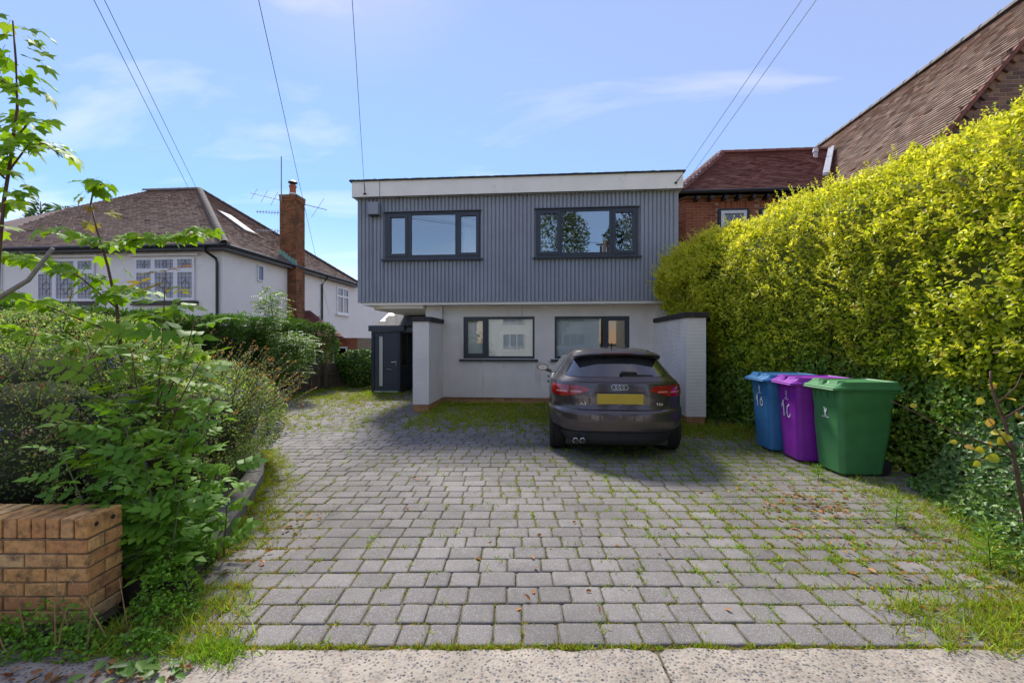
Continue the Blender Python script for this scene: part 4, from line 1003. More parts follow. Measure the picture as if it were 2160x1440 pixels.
Bx(-12.01, -11.985, 18.15, 18.5, 4.55, 4.66).build('air_brick', M['cream'], NL)
# roof planes
EX0, EX1, EY0, EY1, EZ, RZ = -26.35, -11.65, 15.15, 26.85, 5.0, 9.12; hd = (EY1 - EY0) / 2
A1, A2 = (EX1 - hd, EY0 + hd, RZ), (EX0 + hd, EY0 + hd, RZ)
b = MB(); b.add([(EX0,EY0,EZ),(EX1,EY0,EZ),(EX1,EY1,EZ),(EX0,EY1,EZ),A1,A2], [(0,1,4,5),(1,2,4),(2,3,5,4),(3,0,5),(3,2,1,0)])
rfl = b.build('roof', M['tile_grey'], NL)
sl = math.hypot(hd, RZ - EZ); vF = Vector((0, hd, RZ - EZ)).normalized(); nF = Vector((1, 0, 0)).cross(vF)
WU = EX1 - EX0
t_ = tiles(MB(), (EX0, EY0, EZ), (1, 0, 0), vF, nF, lambda s, t: t/sl*hd < s < WU - t/sl*hd and s > 4, WU, sl, .125, .2, .036)
tag(t_.build('roof_tiles', M['tile_grey'], rfl), kind='stuff')
vR = Vector((-hd, 0, RZ - EZ)).normalized(); uR = Vector((0, 1, 0)); nR = uR.cross(vR)
t_ = tiles(MB(), (EX1, EY0, EZ), uR, vR, nR, lambda s, t: t/sl*hd < s < 2*hd - t/sl*hd, 2*hd, sl, .125, .2, .036)
tag(t_.build('roof_tiles', M['tile_grey'], rfl), kind='stuff')
M['hip_dark'] = simple('dark_hip_tile', (.06, .042, .038), .85, .35, 7, .5, 40)
ridge_line(rfl, (EX1, EY0, EZ + .06), (A1[0], A1[1], A1[2] + .04), M['hip_dark'], .16, .30, 'hip_tile')
ridge_line(rfl, (EX1, EY1, EZ + .06), (A1[0], A1[1], A1[2] + .04), M['hip_dark'], .14, .30, 'hip_tile')
ridge_line(rfl, (A2[0], A2[1], A2[2] + .05), (A1[0], A1[1], A1[2] + .05), M['ridge_grey'], .14, .4)
# skylight in the side slope
sk = empty('skylight', (0, 0, 0)); sk.parent = rfl; sk.location = Vector((EX1, EY0, EZ)) + uR * 4.4 + vR * 3.3 + nR * .03 - offset_of(rfl)
def skb(a0, a1, b0, b1, h0, h1):
    O = Vector((EX1, EY0, EZ)); m = MB(); m.box(a0, a1, b0, b1, h0, h1); m.v = [tuple(O + uR * x + vR * y + nR * z) for x, y, z in m.v]; return m
skb(3.85, 4.75, 2.5, 4.2, .03, .10).build('frame', M['ridge_grey'], sk); skb(3.93, 4.67, 2.6, 4.1, .101, .11).build('pane', M['lead'], sk)
gt = MB(); gt.tube([(EX0, EY0 - .05, EZ - .02), (EX1 + .05, EY0 - .05, EZ - .02)], .06, 8); gt.tube([(EX1 + .05, EY0 - .05, EZ - .02), (EX1 + .05, EY1, EZ - .02)], .06, 8)
gt.box(EX0, EX1, EY0 + .0, EY0 + .025, EZ - .17, EZ - .02); gt.box(EX1 - .025, EX1, EY0 + .03, EY1, EZ - .17, EZ - .02); gt.build('gutter', M['black_metal'], NL)
Bx(EX0 + .1, EX1 - .03, EY0 + .03, EY1 - .1, EZ - .16, EZ - .14).build('eaves_soffit', M['black_metal'], NL)
MB().tube([(-12.42, EY0 - .05, 4.95), (-12.42, EY0 - .03, 4.8), (-12.2, 15.4, 4.55), (-12.17, 15.42, 4.4), (-12.17, 15.42, 0)], .05, 8).build('downpipe', M['black_metal'], NL)
MB().tube([(EX1 + .03, 22.6, 4.95), (-11.70, 22.6, 4.8), (-11.93, 22.6, 4.5), (-11.93, 22.6, 0)], .05, 8).build('downpipe', M['black_metal'], NL)
# chimney on the side wall
chx0, chx1, chy0, chy1 = -12.37, -11.57, 19.56, 20.28
ch = Bx(chx0 + .01, chx1 - .01, chy0 + .01, chy1 - .01, 1.0, 8.2).build('chimney', M['mortar_dark'], NL)
bk = MB()
for k in range(int((8.2 - 1.6) / .075)):
    z = 1.6 + k * .075; ex = .03 if k >= 85 else 0
    for (u0, u1, fx) in ((chx0, chx1, 0), (chy0, chy1, 1)):
        s = u0 - (k + fx) % 2 * .1125
        while s < u1 - .02:
            a, e_ = max(s, u0), min(s + .215, u1)
            if e_ - a > .03:
                p = random.uniform(0, .006) + ex
                if fx == 0: bk.add([(a, chy0 - p, z), (e_, chy0 - p, z), (e_, chy0 - p, z + .063), (a, chy0 - p, z + .063), (a, chy0 + .012, z), (e_, chy0 + .012, z), (e_, chy0 + .012, z + .063), (a, chy0 + .012, z + .063)], [(0,1,2,3),(0,4,5,1),(1,5,6,2),(2,6,7,3),(3,7,4,0)])
                else: bk.add([(chx1 + p, a, z), (chx1 + p, e_, z), (chx1 + p, e_, z + .063), (chx1 + p, a, z + .063), (chx1 - .012, a, z), (chx1 - .012, e_, z), (chx1 - .012, e_, z + .063), (chx1 - .012, a, z + .063)], [(0,1,2,3),(0,4,5,1),(1,5,6,2),(2,6,7,3),(3,7,4,0)])
            s += .225
tag(bk.build('bricks', M['brick_chimney'], ch), kind='stuff')
Bx(chx0 - .03, chx1 + .03, chy0 - .03, chy1 + .03, 8.2, 8.27).build('chimney_cap', M['mortar_dark'], ch)
pt_ = MB().lathe([(.15, 0), (.16, .12), (.14, .16), (.14, .42), (.17, .46), (.17, .52), (.13, .54)], (-11.95, 19.92, 8.27), 18).build('chimney_pot', M['terracotta'], ch, True, 40)
MB().lathe([(.12, 0), (.12, .06), (.2, .10), (.21, .14), (.12, .2), (0, .22)], (-11.95, 19.92, 8.81), 18).build('cowl', M['black_metal'], pt_, True, 40)
MB().lathe([(.165, 0), (.165, .05)], (-11.95, 19.92, 8.38), 18).build('pot_band', M['upvc'], pt_)
fl = MB()
for k in range(6): y_ = chy0 - .02; x_ = chx1 + .02 - k * .14; zz = 4.98 + (k * .14) * .7; fl.box(x_ - .13, x_, y_ - .02, y_ + .02, zz, zz + .26)
fl.build('flashing', M['copper'], ch)

# brick outhouse beside it
OH = empty('brick_outhouse', (-10, 19.5, 0), 'small red brick outhouse with sagging tiled roof below the chimney', 'outhouse')
Bx(-12, -8.45, 19.1, 22, -.05, 1.66).build('core', M['mortar_dark'], OH)
brick_face(OH, (-10.6, 19.1, 0), (1, 0, 0), (0, -1, 0), 2.14, 22, M['brick_red'], proud=.008, test=lambda s, z: z > .45 and not (.18 < s < .62 and z < 1.12) and not (1.0 < s < 1.72 and z < 1.28))
casement(OH, -9.58, -8.92, .4, 1.26, 19.1, [(-9.52, -8.98)], [(.45, 1.20)], False)
casement(OH, -10.42, -10.0, .3, 1.1, 19.1, [(-10.37, -10.05)], [(.35, 1.05)], False)
b = MB(); O_ = [(-12.6, 18.5, 1.72), (-8.75, 18.5, 1.66), (-11.6, 20.9, 2.98), (-12.6, 20.9, 2.98)]
b.add(O_ + [(x, y, z - .08) for x, y, z in O_], [(0,1,2,3),(4,5,1,0),(5,6,2,1),(7,6,5,4)]); orf = b.build('roof', M['tile_red'], OH)
vO = Vector((0, 2.4, 1.28)).normalized(); nO = Vector((1, 0, 0)).cross(vO); so = math.hypot(2.4, 1.28)
tag(tiles(MB(), (-12.6, 18.5, 1.70), (1, 0, 0), vO, nO, lambda s, t: s < 3.8 - 2.85 * t / so, 3.9, so, .14, .22, .035).build('roof_tiles', M['tile_red'], orf), kind='stuff')

def aerial(base, dirv, L, n, label, mast=None, span=.5, tilt=0):
    e = empty('tv_aerial', base, label, 'aerial'); d = Vector(dirv).normalized(); sd_ = d.cross(Vector((0, 0, 1))).normalized(); up = sd_.cross(d)
    el = sd_ * math.cos(tilt) + up * math.sin(tilt); p = Vector(base)
    MB().tube([p, p + d * L], .016, 5).build('boom', M['metal'], e)
    for i in range(n):
        q = p + d * L * (i + .6) / n; k = span * (1 - .35 * i / n); MB().tube([q - el * k, q + el * k], .011, 4).build('element', M['metal'], e)
    if mast: MB().tube(mast, .02, 5).build('mast', M['metal'], e)
    return e
aerial((-12.3, 19.5, 8.0), (-.95, -.35, .18), 1.25, 3, 'tv aerial with long rods on the left of the chimney', None, .55, .9)
aerial((-12.4, 19.6, 7.45), (-1, -.25, 0), 1.0, 8, 'short comb aerial on the left of the chimney, below the long rods', None, .12, 1.3)
aerial((-12.4, 19.6, 6.6), (-1, -.25, 0), 1.0, 8, 'lowest comb aerial left of the chimney just above the roof', None, .12, 1.3)
aerial((-11.55, 20.2, 8.0), (1, .1, -.25), 1.1, 1, 'tv aerial with crossed rod on the right of the chimney', None, .7, -1.0)
tag(MB().tube([(-12.25, 19.5, 7.9), (-12.25, 19.5, 10.0)], .025, 6).build('aerial_mast', M['metal']), 'thin vertical mast standing beside the chimney top', 'mast')

# ================================================================== neighbour on the right
NR = empty('brick_gabled_house', (7, 12, 0), 'brown brick house with steep weathered tile roof behind the yellow hedge', 'house')
gy = 8.8; ax, az, ex_, ez = 9.81, 8.54, 7.02, 5.06
prof = [(ex_, ez), (7.35, 5.48), (7.75, 5.97), (8.6, 7.03), (ax, az)]       # verge with a slight bell-cast
b = MB(); b.prism([(ex_ + .12, -.05), (12.6, -.05), (12.6, ez), (ax, az - .12)] + [(x, z - .10) for x, z in prof[-2::-1]], gy + .03, 17.5); b.build('gable_wall', M['mortar'], NR)
def verge_z(x): return lerp_tab(x, prof)
brick_face(NR, (7.10, gy + .03, 0), (1, 0, 0), (0, -1, 0), 2.6, 30, M['brick_brown'], proud=.006, z0=5.0 - .45, test=lambda s, z: z < verge_z(7.10 + s + .10) - .17 and z < 4.4 + .95 * s + 1.8)
# main roof, tiled in courses
vs = MB(); y0_, y1_ = gy - .07, 17.3
vs.add([(x, y0_, z) for x, z in prof] + [(x, y1_, z) for x, z in prof] + [(12.9, y0_, 4.7), (12.9, y1_, 4.7)], [(i, i+1, i+6, i+5) for i in range(4)] + [(4, 10, 11, 9)])
rr = vs.build('roof', M['tile_big'], NR)
tb = MB()
for (xa, za), (xb, zb) in zip(prof, prof[1:]):
    v = Vector((xb-xa, 0, zb-za)); L = v.length; v.normalize(); u = Vector((0, -1, 0)); n_ = u.cross(v)
    gg = L / max(1, round(L / .112))
    tiles(tb, (xa, y1_, za), u, v, n_, lambda s, t: s < y1_ - y0_ - .02, y1_ - y0_, L - .01, gg, .165, .036)
tag(tb.build('roof_tiles', M['tile_big'], rr), kind='stuff')
ridge_line(rr, (ax, y0_, az + .05), (ax, y1_, az + .05), M['ridge_grey'], .13, .42)
vb = MB()
for (xa, za), (xb, zb) in zip(prof, prof[1:]): vb.loft([[(xa, y0_ - .02, za - .085), (xa, y0_ - .02, za + .02), (xa, y0_ + .06, za + .02), (xa, y0_ + .06, za - .085)], [(xb, y0_ - .02, zb - .085), (xb, y0_ - .02, zb + .02), (xb, y0_ + .06, zb + .02), (xb, y0_ + .06, zb - .085)]])
vb.build('verge', M['ridge_red'], rr)
s_tot = 0
for (xa, za), (xb, zb) in zip(prof, prof[1:]):
    L = math.hypot(xb-xa, zb-za); n_ = round(L / .108); ang = math.atan2(zb-za, xb-xa)
    for i in range(n_):
        f = (i + .5) / n_; x, z = xa + (xb-xa)*f, za + (zb-za)*f
        m = Matrix.Translation((x + .10 * math.sin(ang), gy - (.055 if i % 2 else .0) + .03, z - .10 * math.cos(ang) - .06)) @ Matrix.Rotation(-ang, 4, 'Y')
        place('dentil_brick', brick_mesh(.098, .105, .1, M['brick_brown']), NR, m)
# lower wing
WY = 12.4
b = MB(); b.zprism([(3.57, WY + .30), (3.72, WY + .03), (8.6, WY + .03), (8.6, 17.2), (3.57, 17.2)], -.05, 5.45)
b.build('wing_wall', M['mortar_red'], NR)
def wing_test(s, z): return not (.84 < s < 1.66 and z < 5.08 + .22) and not (1.90 < s < 2.95 and z < 5.08 + .22) and z > 3.55 + max(0, s - 1.5) * .45
brick_face(NR, (3.72, WY + .03, 3.45), (1, 0, 0), (0, -1, 0), 3.4, 26, M['brick_red'], proud=.006, test=lambda s, z: wing_test(s, z + 3.45))
u_ = Vector((.15, -.27, 0)); lw = u_.length; u_.normalize(); n_ = Vector((u_.y, -u_.x, 0))
brick_face(NR, (3.57, WY + .30, 3.45), u_, n_, lw, 26, M['brick_red'], proud=.006, first=1)
for s0, s1 in ((.86, 1.65), (1.92, 2.94)):
    s = s0
    while s < s1: put_brick(NR, (3.72, WY + .03, 0), Vector((1, 0, 0)), Vector((0, -1, 0)), s + .033, 5.19, .065, .215, M['brick_red'], proud=.006); s += .0745
casement(NR, 4.63, 5.30, 3.9, 5.02, WY + .02, [(4.72, 5.22)], [(3.98, 4.94)], False)
casement(NR, 5.70, 6.58, 3.9, 5.0, WY + .02, [(5.80, 6.48)], [(3.98, 4.9)], False)
lt = MB()
for k in range(7):
    for d in (-1, 1): lt.tube([(4.72 + .5 * (k / 6) - d * .12, WY + .012, 4.94 - (0 if d else 0)), (4.72 + .5 * (k / 6) + d * .12, WY + .012, 4.45)], .004, 3)
lt.build('leading', M['lead'], NR)
b = MB(); b.box(4.56, 4.628, WY - .03, WY + .025, 3.85, 5.07); b.box(5.302, 5.37, WY - .03, WY + .025, 3.85, 5.07); b.box(4.628, 5.302, WY - .03, WY + .025, 5.022, 5.07); b.box(5.63, 5.698, WY - .03, WY + .025, 3.85, 5.05); b.box(6.582, 6.65, WY - .03, WY + .025, 3.85, 5.05); b.box(5.698, 6.582, WY - .03, WY + .025, 5.002, 5.05); b.build('window_surround', M['black_metal'], NR)
eo = .30; e0 = (3.45, WY - eo, 5.48); rz_ = 7.5; ry = 14.75; rx = 5.50
b = MB(); b.add([e0, (8.3, WY - eo, 5.48), (8.9, ry, rz_), (rx, ry, rz_), (3.45, 17.3, 5.48), (8.9, 17.3, 5.48)], [(0, 1, 2, 3), (0, 3, 4), (3, 2, 5, 4)]); wr = b.build('wing_roof', M['tile_red'], NR)
vW = Vector((0, ry - WY + eo, rz_ - 5.48)); Lw_ = vW.length; vW.normalize(); nW = Vector((1, 0, 0)).cross(vW)
tag(tiles(MB(), e0, (1, 0, 0), vW, nW, lambda s, t: s > (rx - 3.45) * t / Lw_, 5.4, Lw_, .105, .165, .032).build('roof_tiles', M['tile_red'], wr), kind='stuff')
ridge_line(wr, (e0[0], e0[1], e0[2] + .05), (rx, ry, rz_ + .03), M['ridge_red'], .13, .30, 'hip_tile')
ridge_line(wr, (rx, ry, rz_ + .04), (8.9, ry, rz_ + .04), M['ridge_red'], .12, .42)
gt = MB().tube([(3.42, WY - eo - .05, 5.44), (8.2, WY - eo - .05, 5.44)], .055, 8); gt.tube([(3.42, WY - eo - .05, 5.44), (3.42, 17, 5.44)], .055, 8); gt.build('gutter', M['black_metal'], NR)
for k in range(11):
    x = 3.95 + k * .36; rb = Bx(x - .04, x + .04, WY - eo + .05, WY + .1, 5.27, 5.38).build('rafter_end', M['black_metal'], NR)
    Bx(x + .0401, x + .046, WY - eo + .06, WY - eo + .16, 5.275, 5.37).build('rafter_face', M['upvc'], rb)
fm = MB(); 
pa, pb_ = Vector((7.0, WY - .3, 5.62)), Vector((8.72, ry, rz_ + .1))
fm.loft([[Vector((7.35, WY + .2, 5.95)), Vector((7.52, WY + .2, 5.98)), Vector((7.52, WY + .2, 6.06)), Vector((7.35, WY + .2, 6.03))], [Vector((8.78, ry, 7.56)), Vector((8.95, ry, 7.6)), Vector((8.95, ry, 7.66)), Vector((8.78, ry, 7.62))]]); fm.build('lead_flashing', M['lead'], NR)
vt = MB(); vt.cbox(7.95, 8.22, 14.05, 14.25, 6.90, 6.96, .01); vt.lathe([(.07, 0), (.055, .3), (.085, .32), (.06, .44), (0, .46)], (8.08, 14.2, 6.92), 12); vt.build('roof_vent', M['lead'], wr, True, 40)

# ================================================================== telegraph pole behind the viewer and the wires
TP = empty('telegraph_pole', (3.86, -10.8, 0), 'brown timber telegraph pole mirrored in the upper right window', 'pole')
MB().tube([(3.86, -10.8, -.1), (3.86, -10.8, 8.5)], [.16, .11], 12).build('shaft', M['bark'], TP, True)
b = MB(); b.box(3.55, 3.70, -10.9, -10.7, 7.4, 8.1); b.box(4.02, 4.17, -10.9, -10.7, 7.4, 8.1); b.tube([(3.3, -10.8, 8.2), (4.4, -10.8, 8.2)], .05); b.build('cable_boxes', M['black_metal'], TP)
def wire(A, B, sag, label, r=.0042):
    A, B = Vector(A), Vector(B); pts = []
    for i in range(25): t = i / 24; p = A.lerp(B, t); p.z -= sag * 4 * t * (1 - t); pts.append(p)
    tag(MB().tube(pts, r, 5).build('overhead_wire', M['wire']), label, 'wire', 'overhead wires')
PT = Vector((3.86, -10.8, 8.25))
wire(PT + Vector((-.1, 0, 0)), (-12.0, 15.46, 4.72), .12, 'left one of the paired wires crossing the sky to the white house', .0045)
wire(PT + Vector((-.16, 0, .02)), (-11.7, 15.3, 4.86), .12, 'right one of the paired wires crossing the sky to the white house', .0045)
wire(PT, (-11.95, 23.4, 2.9), .15, 'wire passing right of the brick chimney to the white house', .0045)
wire(PT + Vector((.05, 0, 0)), (-4.27, 10.04, 4.95), .08, 'wire dropping almost straight to the left end of the white fascia')
wire(PT + Vector((.1, 0, 0)), (2.90, 9.98, 5.13), .08, 'wire ending at the right end of the white fascia')
wire(PT + Vector((.16, 0, .05)), (3.5, 12.1, 5.52), .10, 'rightmost wire, running to the red brick wing', .0045)

# houses across the street (seen in the window reflections)
def opposite(xc, y0, label, wallmat):
    e = empty('house_opposite', (xc, y0 - 3.5, 0), label, 'house', 'houses across the street')
    Bx(xc - 5.5, xc + 5.5, y0 - 7, y0, -.05, 5.2).build('wall', wallmat, e)
    MB().add([(xc - 5.9, y0 - 7.4, 5.1), (xc + 5.9, y0 - 7.4, 5.1), (xc + 5.9, y0 + .4, 5.1), (xc - 5.9, y0 + .4, 5.1), (xc - 2.5, y0 - 3.5, 8), (xc + 2.5, y0 - 3.5, 8)], [(0,1,5,4),(1,2,5),(2,3,4,5),(3,0,4),(0,3,2,1)]).build('roof', M['tile_grey'], e)
    for dx in (-4.1, 1.9):
        for z in (.9, 3.3):
            x = xc + dx; w = holed(MB(), x, x + 2.2, z, z + 1.4, [(x + .1 + k * .7, x + .7 + k * .7, z + .1, z + 1.3) for k in range(3)], y0 + .01, y0 + .1).build('window', M['upvc'], e)
            Bx(x + .05, x + 2.15, y0 + .02, y0 + .04, z + .05, z + 1.35).build('pane', M['leadpane'], w)
    Bx(xc - .5, xc + .5, y0 + .01, y0 + .08, 0, 2.1).build('door', M['door'], e)
opposite(-.5, -23, 'white rendered house across the street, mirrored in the ground-floor windows', M['render_white'])
opposite(-14, -24, 'white house across the street to the left of the mirrored one', M['render_white'])
opposite(13, -22, 'cream house across the street to the right of the mirrored one', M['cream'])
opposite(27, -21, 'cream house across the street farthest to the right', M['cream'])
opposite(-28, -25, 'white house across the street farthest to the left', M['render_white'])
# ================================================================== vegetation
def nz3(P, f, seed=0.):
    return np.array([mnoise.noise(Vector((p[0]*f + seed, p[1]*f - seed, p[2]*f + 2*seed))) for p in P])
def tubes_obj(name, lines, mat, parent, r0, r1):
    m = MB()
    for ln in lines:
        n = len(ln); m.tube(ln, [r0 + (r1 - r0) * i / (n - 1) for i in range(n)], 6)
    return m.build(name, mat, parent, True)

M['hedge_leaf'] = leafmat('golden_leaf', .5, .38, .4)
# ---- golden privet hedge on the right
HG = empty('golden_hedge', (4.8, 6, 0), 'tall clipped golden yellow hedge along the right side of the drive', 'hedge')
XF = [(.8, 4.25), (3.5, 4.12), (5.2, 4.02), (6.4, 3.78), (7.4, 3.45), (8.3, 3.15), (9.2, 2.90), (9.8, 2.80), (10.12, 3.0)]
CS = [(.55, .75), (.28, 1.02), (.05, 1.35), (-.06, 2.0), (-.08, 2.7), (.0, 3.22), (.16, 3.58), (.5, 3.74), (1.1, 3.78), (1.55, 3.6), (1.8, 3.2)]
cl = np.concatenate(([0], np.cumsum([math.hypot(b[0]-a[0], b[1]-a[1]) for a, b in zip(CS, CS[1:])])))
XFy, XFx = np.array([p[0] for p in XF]), np.array([p[1] for p in XF])
def hedge_surf(Y, q):
    a = np.interp(q * cl[-1], cl, [p[0] for p in CS]); z = np.interp(q * cl[-1], cl, [p[1] for p in CS])
    x = np.interp(Y, XFy, XFx) + a
    k = np.clip((Y - 8.3) / 1.0, 0, 1); x = x - .42 * k * np.exp(-((z - 3.0) / .75) ** 2) + .15 * k * (z < 2.0)
    z = z - .20 * np.clip((Y - 7.0) / 1.8, 0, 1) * np.clip((z - 2.6) / .8, 0, 1)
    return np.stack([x, Y, z], 1)
def hedge_normal(Y, q):
    e = 1e-3; tq = hedge_surf(Y, np.clip(q + e, 0, 1)) - hedge_surf(Y, np.clip(q - e, 0, 1)); ty = hedge_surf(Y + .01, q) - hedge_surf(Y - .01, q)
    return unit(np.cross(ty, tq))
n = 130000
Y = rng.uniform(1.0, 10.1, n); Y = np.where(rng.random(n) < .25, rng.uniform(8.5, 10.12, n), Y); q = rng.beta(1.15, 1.25, n) * .98
S0 = hedge_surf(Y, q); Nn = hedge_normal(Y, q)
if (Nn[:, 0] > 0).mean() > .6: Nn = -Nn
lump = .11 * nz3(S0, .9) + .09 * nz3(S0, 2.4, 5.) + .12 * nz3(S0, 5.0, 9.) + .07 * nz3(S0, 11., 2.)
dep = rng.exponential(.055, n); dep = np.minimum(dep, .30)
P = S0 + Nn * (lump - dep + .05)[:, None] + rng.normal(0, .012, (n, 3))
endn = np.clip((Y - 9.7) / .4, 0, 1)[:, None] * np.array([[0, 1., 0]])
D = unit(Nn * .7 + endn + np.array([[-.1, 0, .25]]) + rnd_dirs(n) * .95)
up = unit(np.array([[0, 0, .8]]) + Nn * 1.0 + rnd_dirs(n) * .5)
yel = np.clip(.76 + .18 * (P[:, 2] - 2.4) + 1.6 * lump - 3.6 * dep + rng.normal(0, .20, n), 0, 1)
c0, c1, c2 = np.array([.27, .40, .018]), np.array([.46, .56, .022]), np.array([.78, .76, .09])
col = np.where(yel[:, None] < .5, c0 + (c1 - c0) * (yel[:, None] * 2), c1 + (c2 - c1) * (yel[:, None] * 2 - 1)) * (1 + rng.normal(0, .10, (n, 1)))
Lf = rng.uniform(.026, .072, n)
odd = rng.random(n); col[odd < .02] = ramp_cols(int((odd < .02).sum()), [(.34, .20, .07), (.42, .30, .10)]); dk_ = (odd > .90); col[dk_] = col[dk_] * .5
hole = nz3(S0, 3.1, 12.) < -.34; kp_ = ~(hole & (rng.random(n) < .8)); P, D, up, col, Lf, Y = P[kp_], D[kp_], up[kp_], col[kp_], Lf[kp_], Y[kp_]
big = Y < 6.2
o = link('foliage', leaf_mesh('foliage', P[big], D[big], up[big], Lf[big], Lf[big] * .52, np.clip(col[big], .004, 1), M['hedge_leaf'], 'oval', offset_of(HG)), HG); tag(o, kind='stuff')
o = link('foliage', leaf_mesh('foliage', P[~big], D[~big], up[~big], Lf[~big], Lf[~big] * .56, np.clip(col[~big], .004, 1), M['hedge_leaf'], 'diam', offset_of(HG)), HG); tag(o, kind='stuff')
# long young shoots that break the outline
ns = 1500; Ys = rng.uniform(1.2, 10.0, ns); qs = np.clip(rng.normal(.52, .20, ns), .06, .95); Ss = hedge_surf(Ys, qs); Ns_ = hedge_normal(Ys, qs)
if (Ns_[:, 0] > 0).mean() > .6: Ns_ = -Ns_
tipn = rng.random(ns) < .2; Ys = np.where(tipn, rng.uniform(8.6, 10.0, ns), Ys); qs = np.where(tipn, rng.uniform(.28, .75, ns), qs); Ss = hedge_surf(Ys, qs); Ns_ = hedge_normal(Ys, qs); Ns_ = -Ns_ if (Ns_[:, 0] > 0).mean() > .6 else Ns_
Ds = unit(Ns_ * .8 + np.array([[-.1, .1, .8]]) + rnd_dirs(ns) * .35 + tipn[:, None] * np.array([[-.7, -.2, -.2]])); Ls = rng.uniform(.06, .28, ns) * np.where(tipn, 1.25, np.where(Ys > 7.5, .7, 1.)); lm = .11 * nz3(Ss, .9) + .09 * nz3(Ss, 2.4, 5.)
PP, DD, LL, UU = [], [], [], []
for i in range(ns):
    base = Ss[i] + Ns_[i] * lm[i]
    for k in range(9):
        t = (k + 1) / 9; p = base + Ds[i] * Ls[i] * t
        for sgn in (0, 1):
            PP.append(p); DD.append(Ds[i] * .8 + rnd_dirs(1)[0] * .9); LL.append(.045 * (1.1 - .45 * t)); UU.append(rnd_dirs(1)[0] + np.array([0, 0, 1.]))
PP = np.array(PP); cs = ramp_cols(len(PP), [(.68, .68, .08), (.55, .62, .04), (.74, .70, .15)], .1)
o = link('young_shoots', leaf_mesh('young_shoots', PP, np.array(DD), np.array(UU), np.array(LL), np.array(LL) * .5, cs, M['hedge_leaf'], 'diam', offset_of(HG)), HG); tag(o, kind='stuff')
core = MB(); ys = np.linspace(.8, 10.0, 32); qs = np.linspace(0, 1, 18)
rg = []
for y_ in ys:
    S1 = hedge_surf(np.full(18, y_), qs); N1 = hedge_normal(np.full(18, y_), qs)
    if N1[5, 0] > 0: N1 = -N1
    lp = .11 * nz3(S1, .9) + .09 * nz3(S1, 2.4, 5.); S1 = S1 + N1 * (lp - .24)[:, None]; S1[:, 1] = y_ - .25 * (y_ > 9.5)
    rg.append([tuple(p) for p in S1])
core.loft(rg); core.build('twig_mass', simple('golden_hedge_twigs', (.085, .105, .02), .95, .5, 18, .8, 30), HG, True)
tr = [[(x, y_, 0), (x + random.uniform(-.1, .1), y_ + random.uniform(-.1, .1), .7), (x + random.uniform(-.15, .15), y_ + random.uniform(-.2, .2), 1.6)] for y_ in np.arange(2.0, 10, .32) for x in [np.interp(y_, XFy, XFx) + random.uniform(.55, .9)]]
tubes_obj('stems', tr, M['bark'], HG, .035, .018)

# ---- generic leaf clouds in lumpy ellipsoids
def ell_samples(E, n, inner=.25):
    """points near the surface of a union of ellipsoids, with outward normals and depth"""
    vol = np.array([e[1][0]*e[1][1] + e[1][1]*e[1][2] + e[1][0]*e[1][2] for e in E]); k = rng.choice(len(E), n, p=vol / vol.sum())
    C = np.array([e[0] for e in E])[k]; Rr = np.array([e[1] for e in E])[k]; d = rnd_dirs(n); nn = unit(d / Rr)
    return C + d * Rr, nn, k
def cull_inside(P, k, E, tol=.92):
    keep = np.ones(len(P), bool)
    for i, (c, r) in enumerate(E):
        ins = (((P - np.array(c)) / np.array(r)) ** 2).sum(1) < tol ** 2; keep &= ~(ins & (k != i))
    return keep
def ell_core(name, E, parent, mat, shrink=.82, seed=0.):
    m = MB()
    for c, r in E:
        rings = []
        for i in range(9):
            th = math.pi * (i + .3) / 9.0
            rings.append([(c[0] + r[0]*shrink*math.sin(th)*math.cos(f) * (1 + .12*mnoise.noise(Vector((i, f, c[0])))), c[1] + r[1]*shrink*math.sin(th)*math.sin(f), max(.03, c[2] + r[2]*shrink*math.cos(th))) for f in [2*math.pi*j/14 for j in range(14)]])
        m.loft(rings)
    return m.build(name, mat, parent, True)

M['berb'] = leafmat('small_leaf', .45, .6, .2)
# ---- berberis-like shrub behind the brick wall
BB = empty('berry_shrub', (-4, 3.8, 0), 'sprawling dark small-leaved shrub with blue berries behind the brick wall', 'shrub')
EB = [((-4.6, 3.9, .85), (1.35, 1.15, .95)), ((-3.62, 4.5, .62), (.56, .9, .62)), ((-3.25, 3.35, .70), (.68, .72, .66)), ((-3.9, 3.1, .72), (.9, .62, .72)), ((-5.6, 3.5, .85), (1.2, 1.0, .85)), ((-3.2, 3.95, .75), (.5, .6, .45)), ((-4.2, 5.2, .55), (.7, .7, .55))]
n = 150000; P, Nn, k = ell_samples(EB, n); kp = cull_inside(P, k, EB) & (P[:, 2] > .08); P, Nn = P[kp], Nn[kp]; n = len(P)
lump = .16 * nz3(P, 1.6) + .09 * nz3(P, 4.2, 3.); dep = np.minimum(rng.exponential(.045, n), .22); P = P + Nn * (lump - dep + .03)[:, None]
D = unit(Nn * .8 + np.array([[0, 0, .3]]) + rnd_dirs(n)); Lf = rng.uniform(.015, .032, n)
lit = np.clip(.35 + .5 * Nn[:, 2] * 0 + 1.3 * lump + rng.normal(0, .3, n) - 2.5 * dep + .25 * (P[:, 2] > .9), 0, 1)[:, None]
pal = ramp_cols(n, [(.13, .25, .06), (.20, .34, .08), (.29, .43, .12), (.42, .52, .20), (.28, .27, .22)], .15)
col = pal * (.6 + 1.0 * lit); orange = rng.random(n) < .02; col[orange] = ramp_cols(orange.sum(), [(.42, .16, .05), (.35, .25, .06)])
keepy = P[:, 1] > 2.38
tag(link('foliage', leaf_mesh('foliage', P[keepy], D[keepy], rnd_dirs(n)[keepy] + np.array([[0, 0, .8]]), Lf[keepy], Lf[keepy] * .55, np.clip(col[keepy], .004, 1), M['berb'], 'diam', offset_of(BB)), BB), kind='stuff')
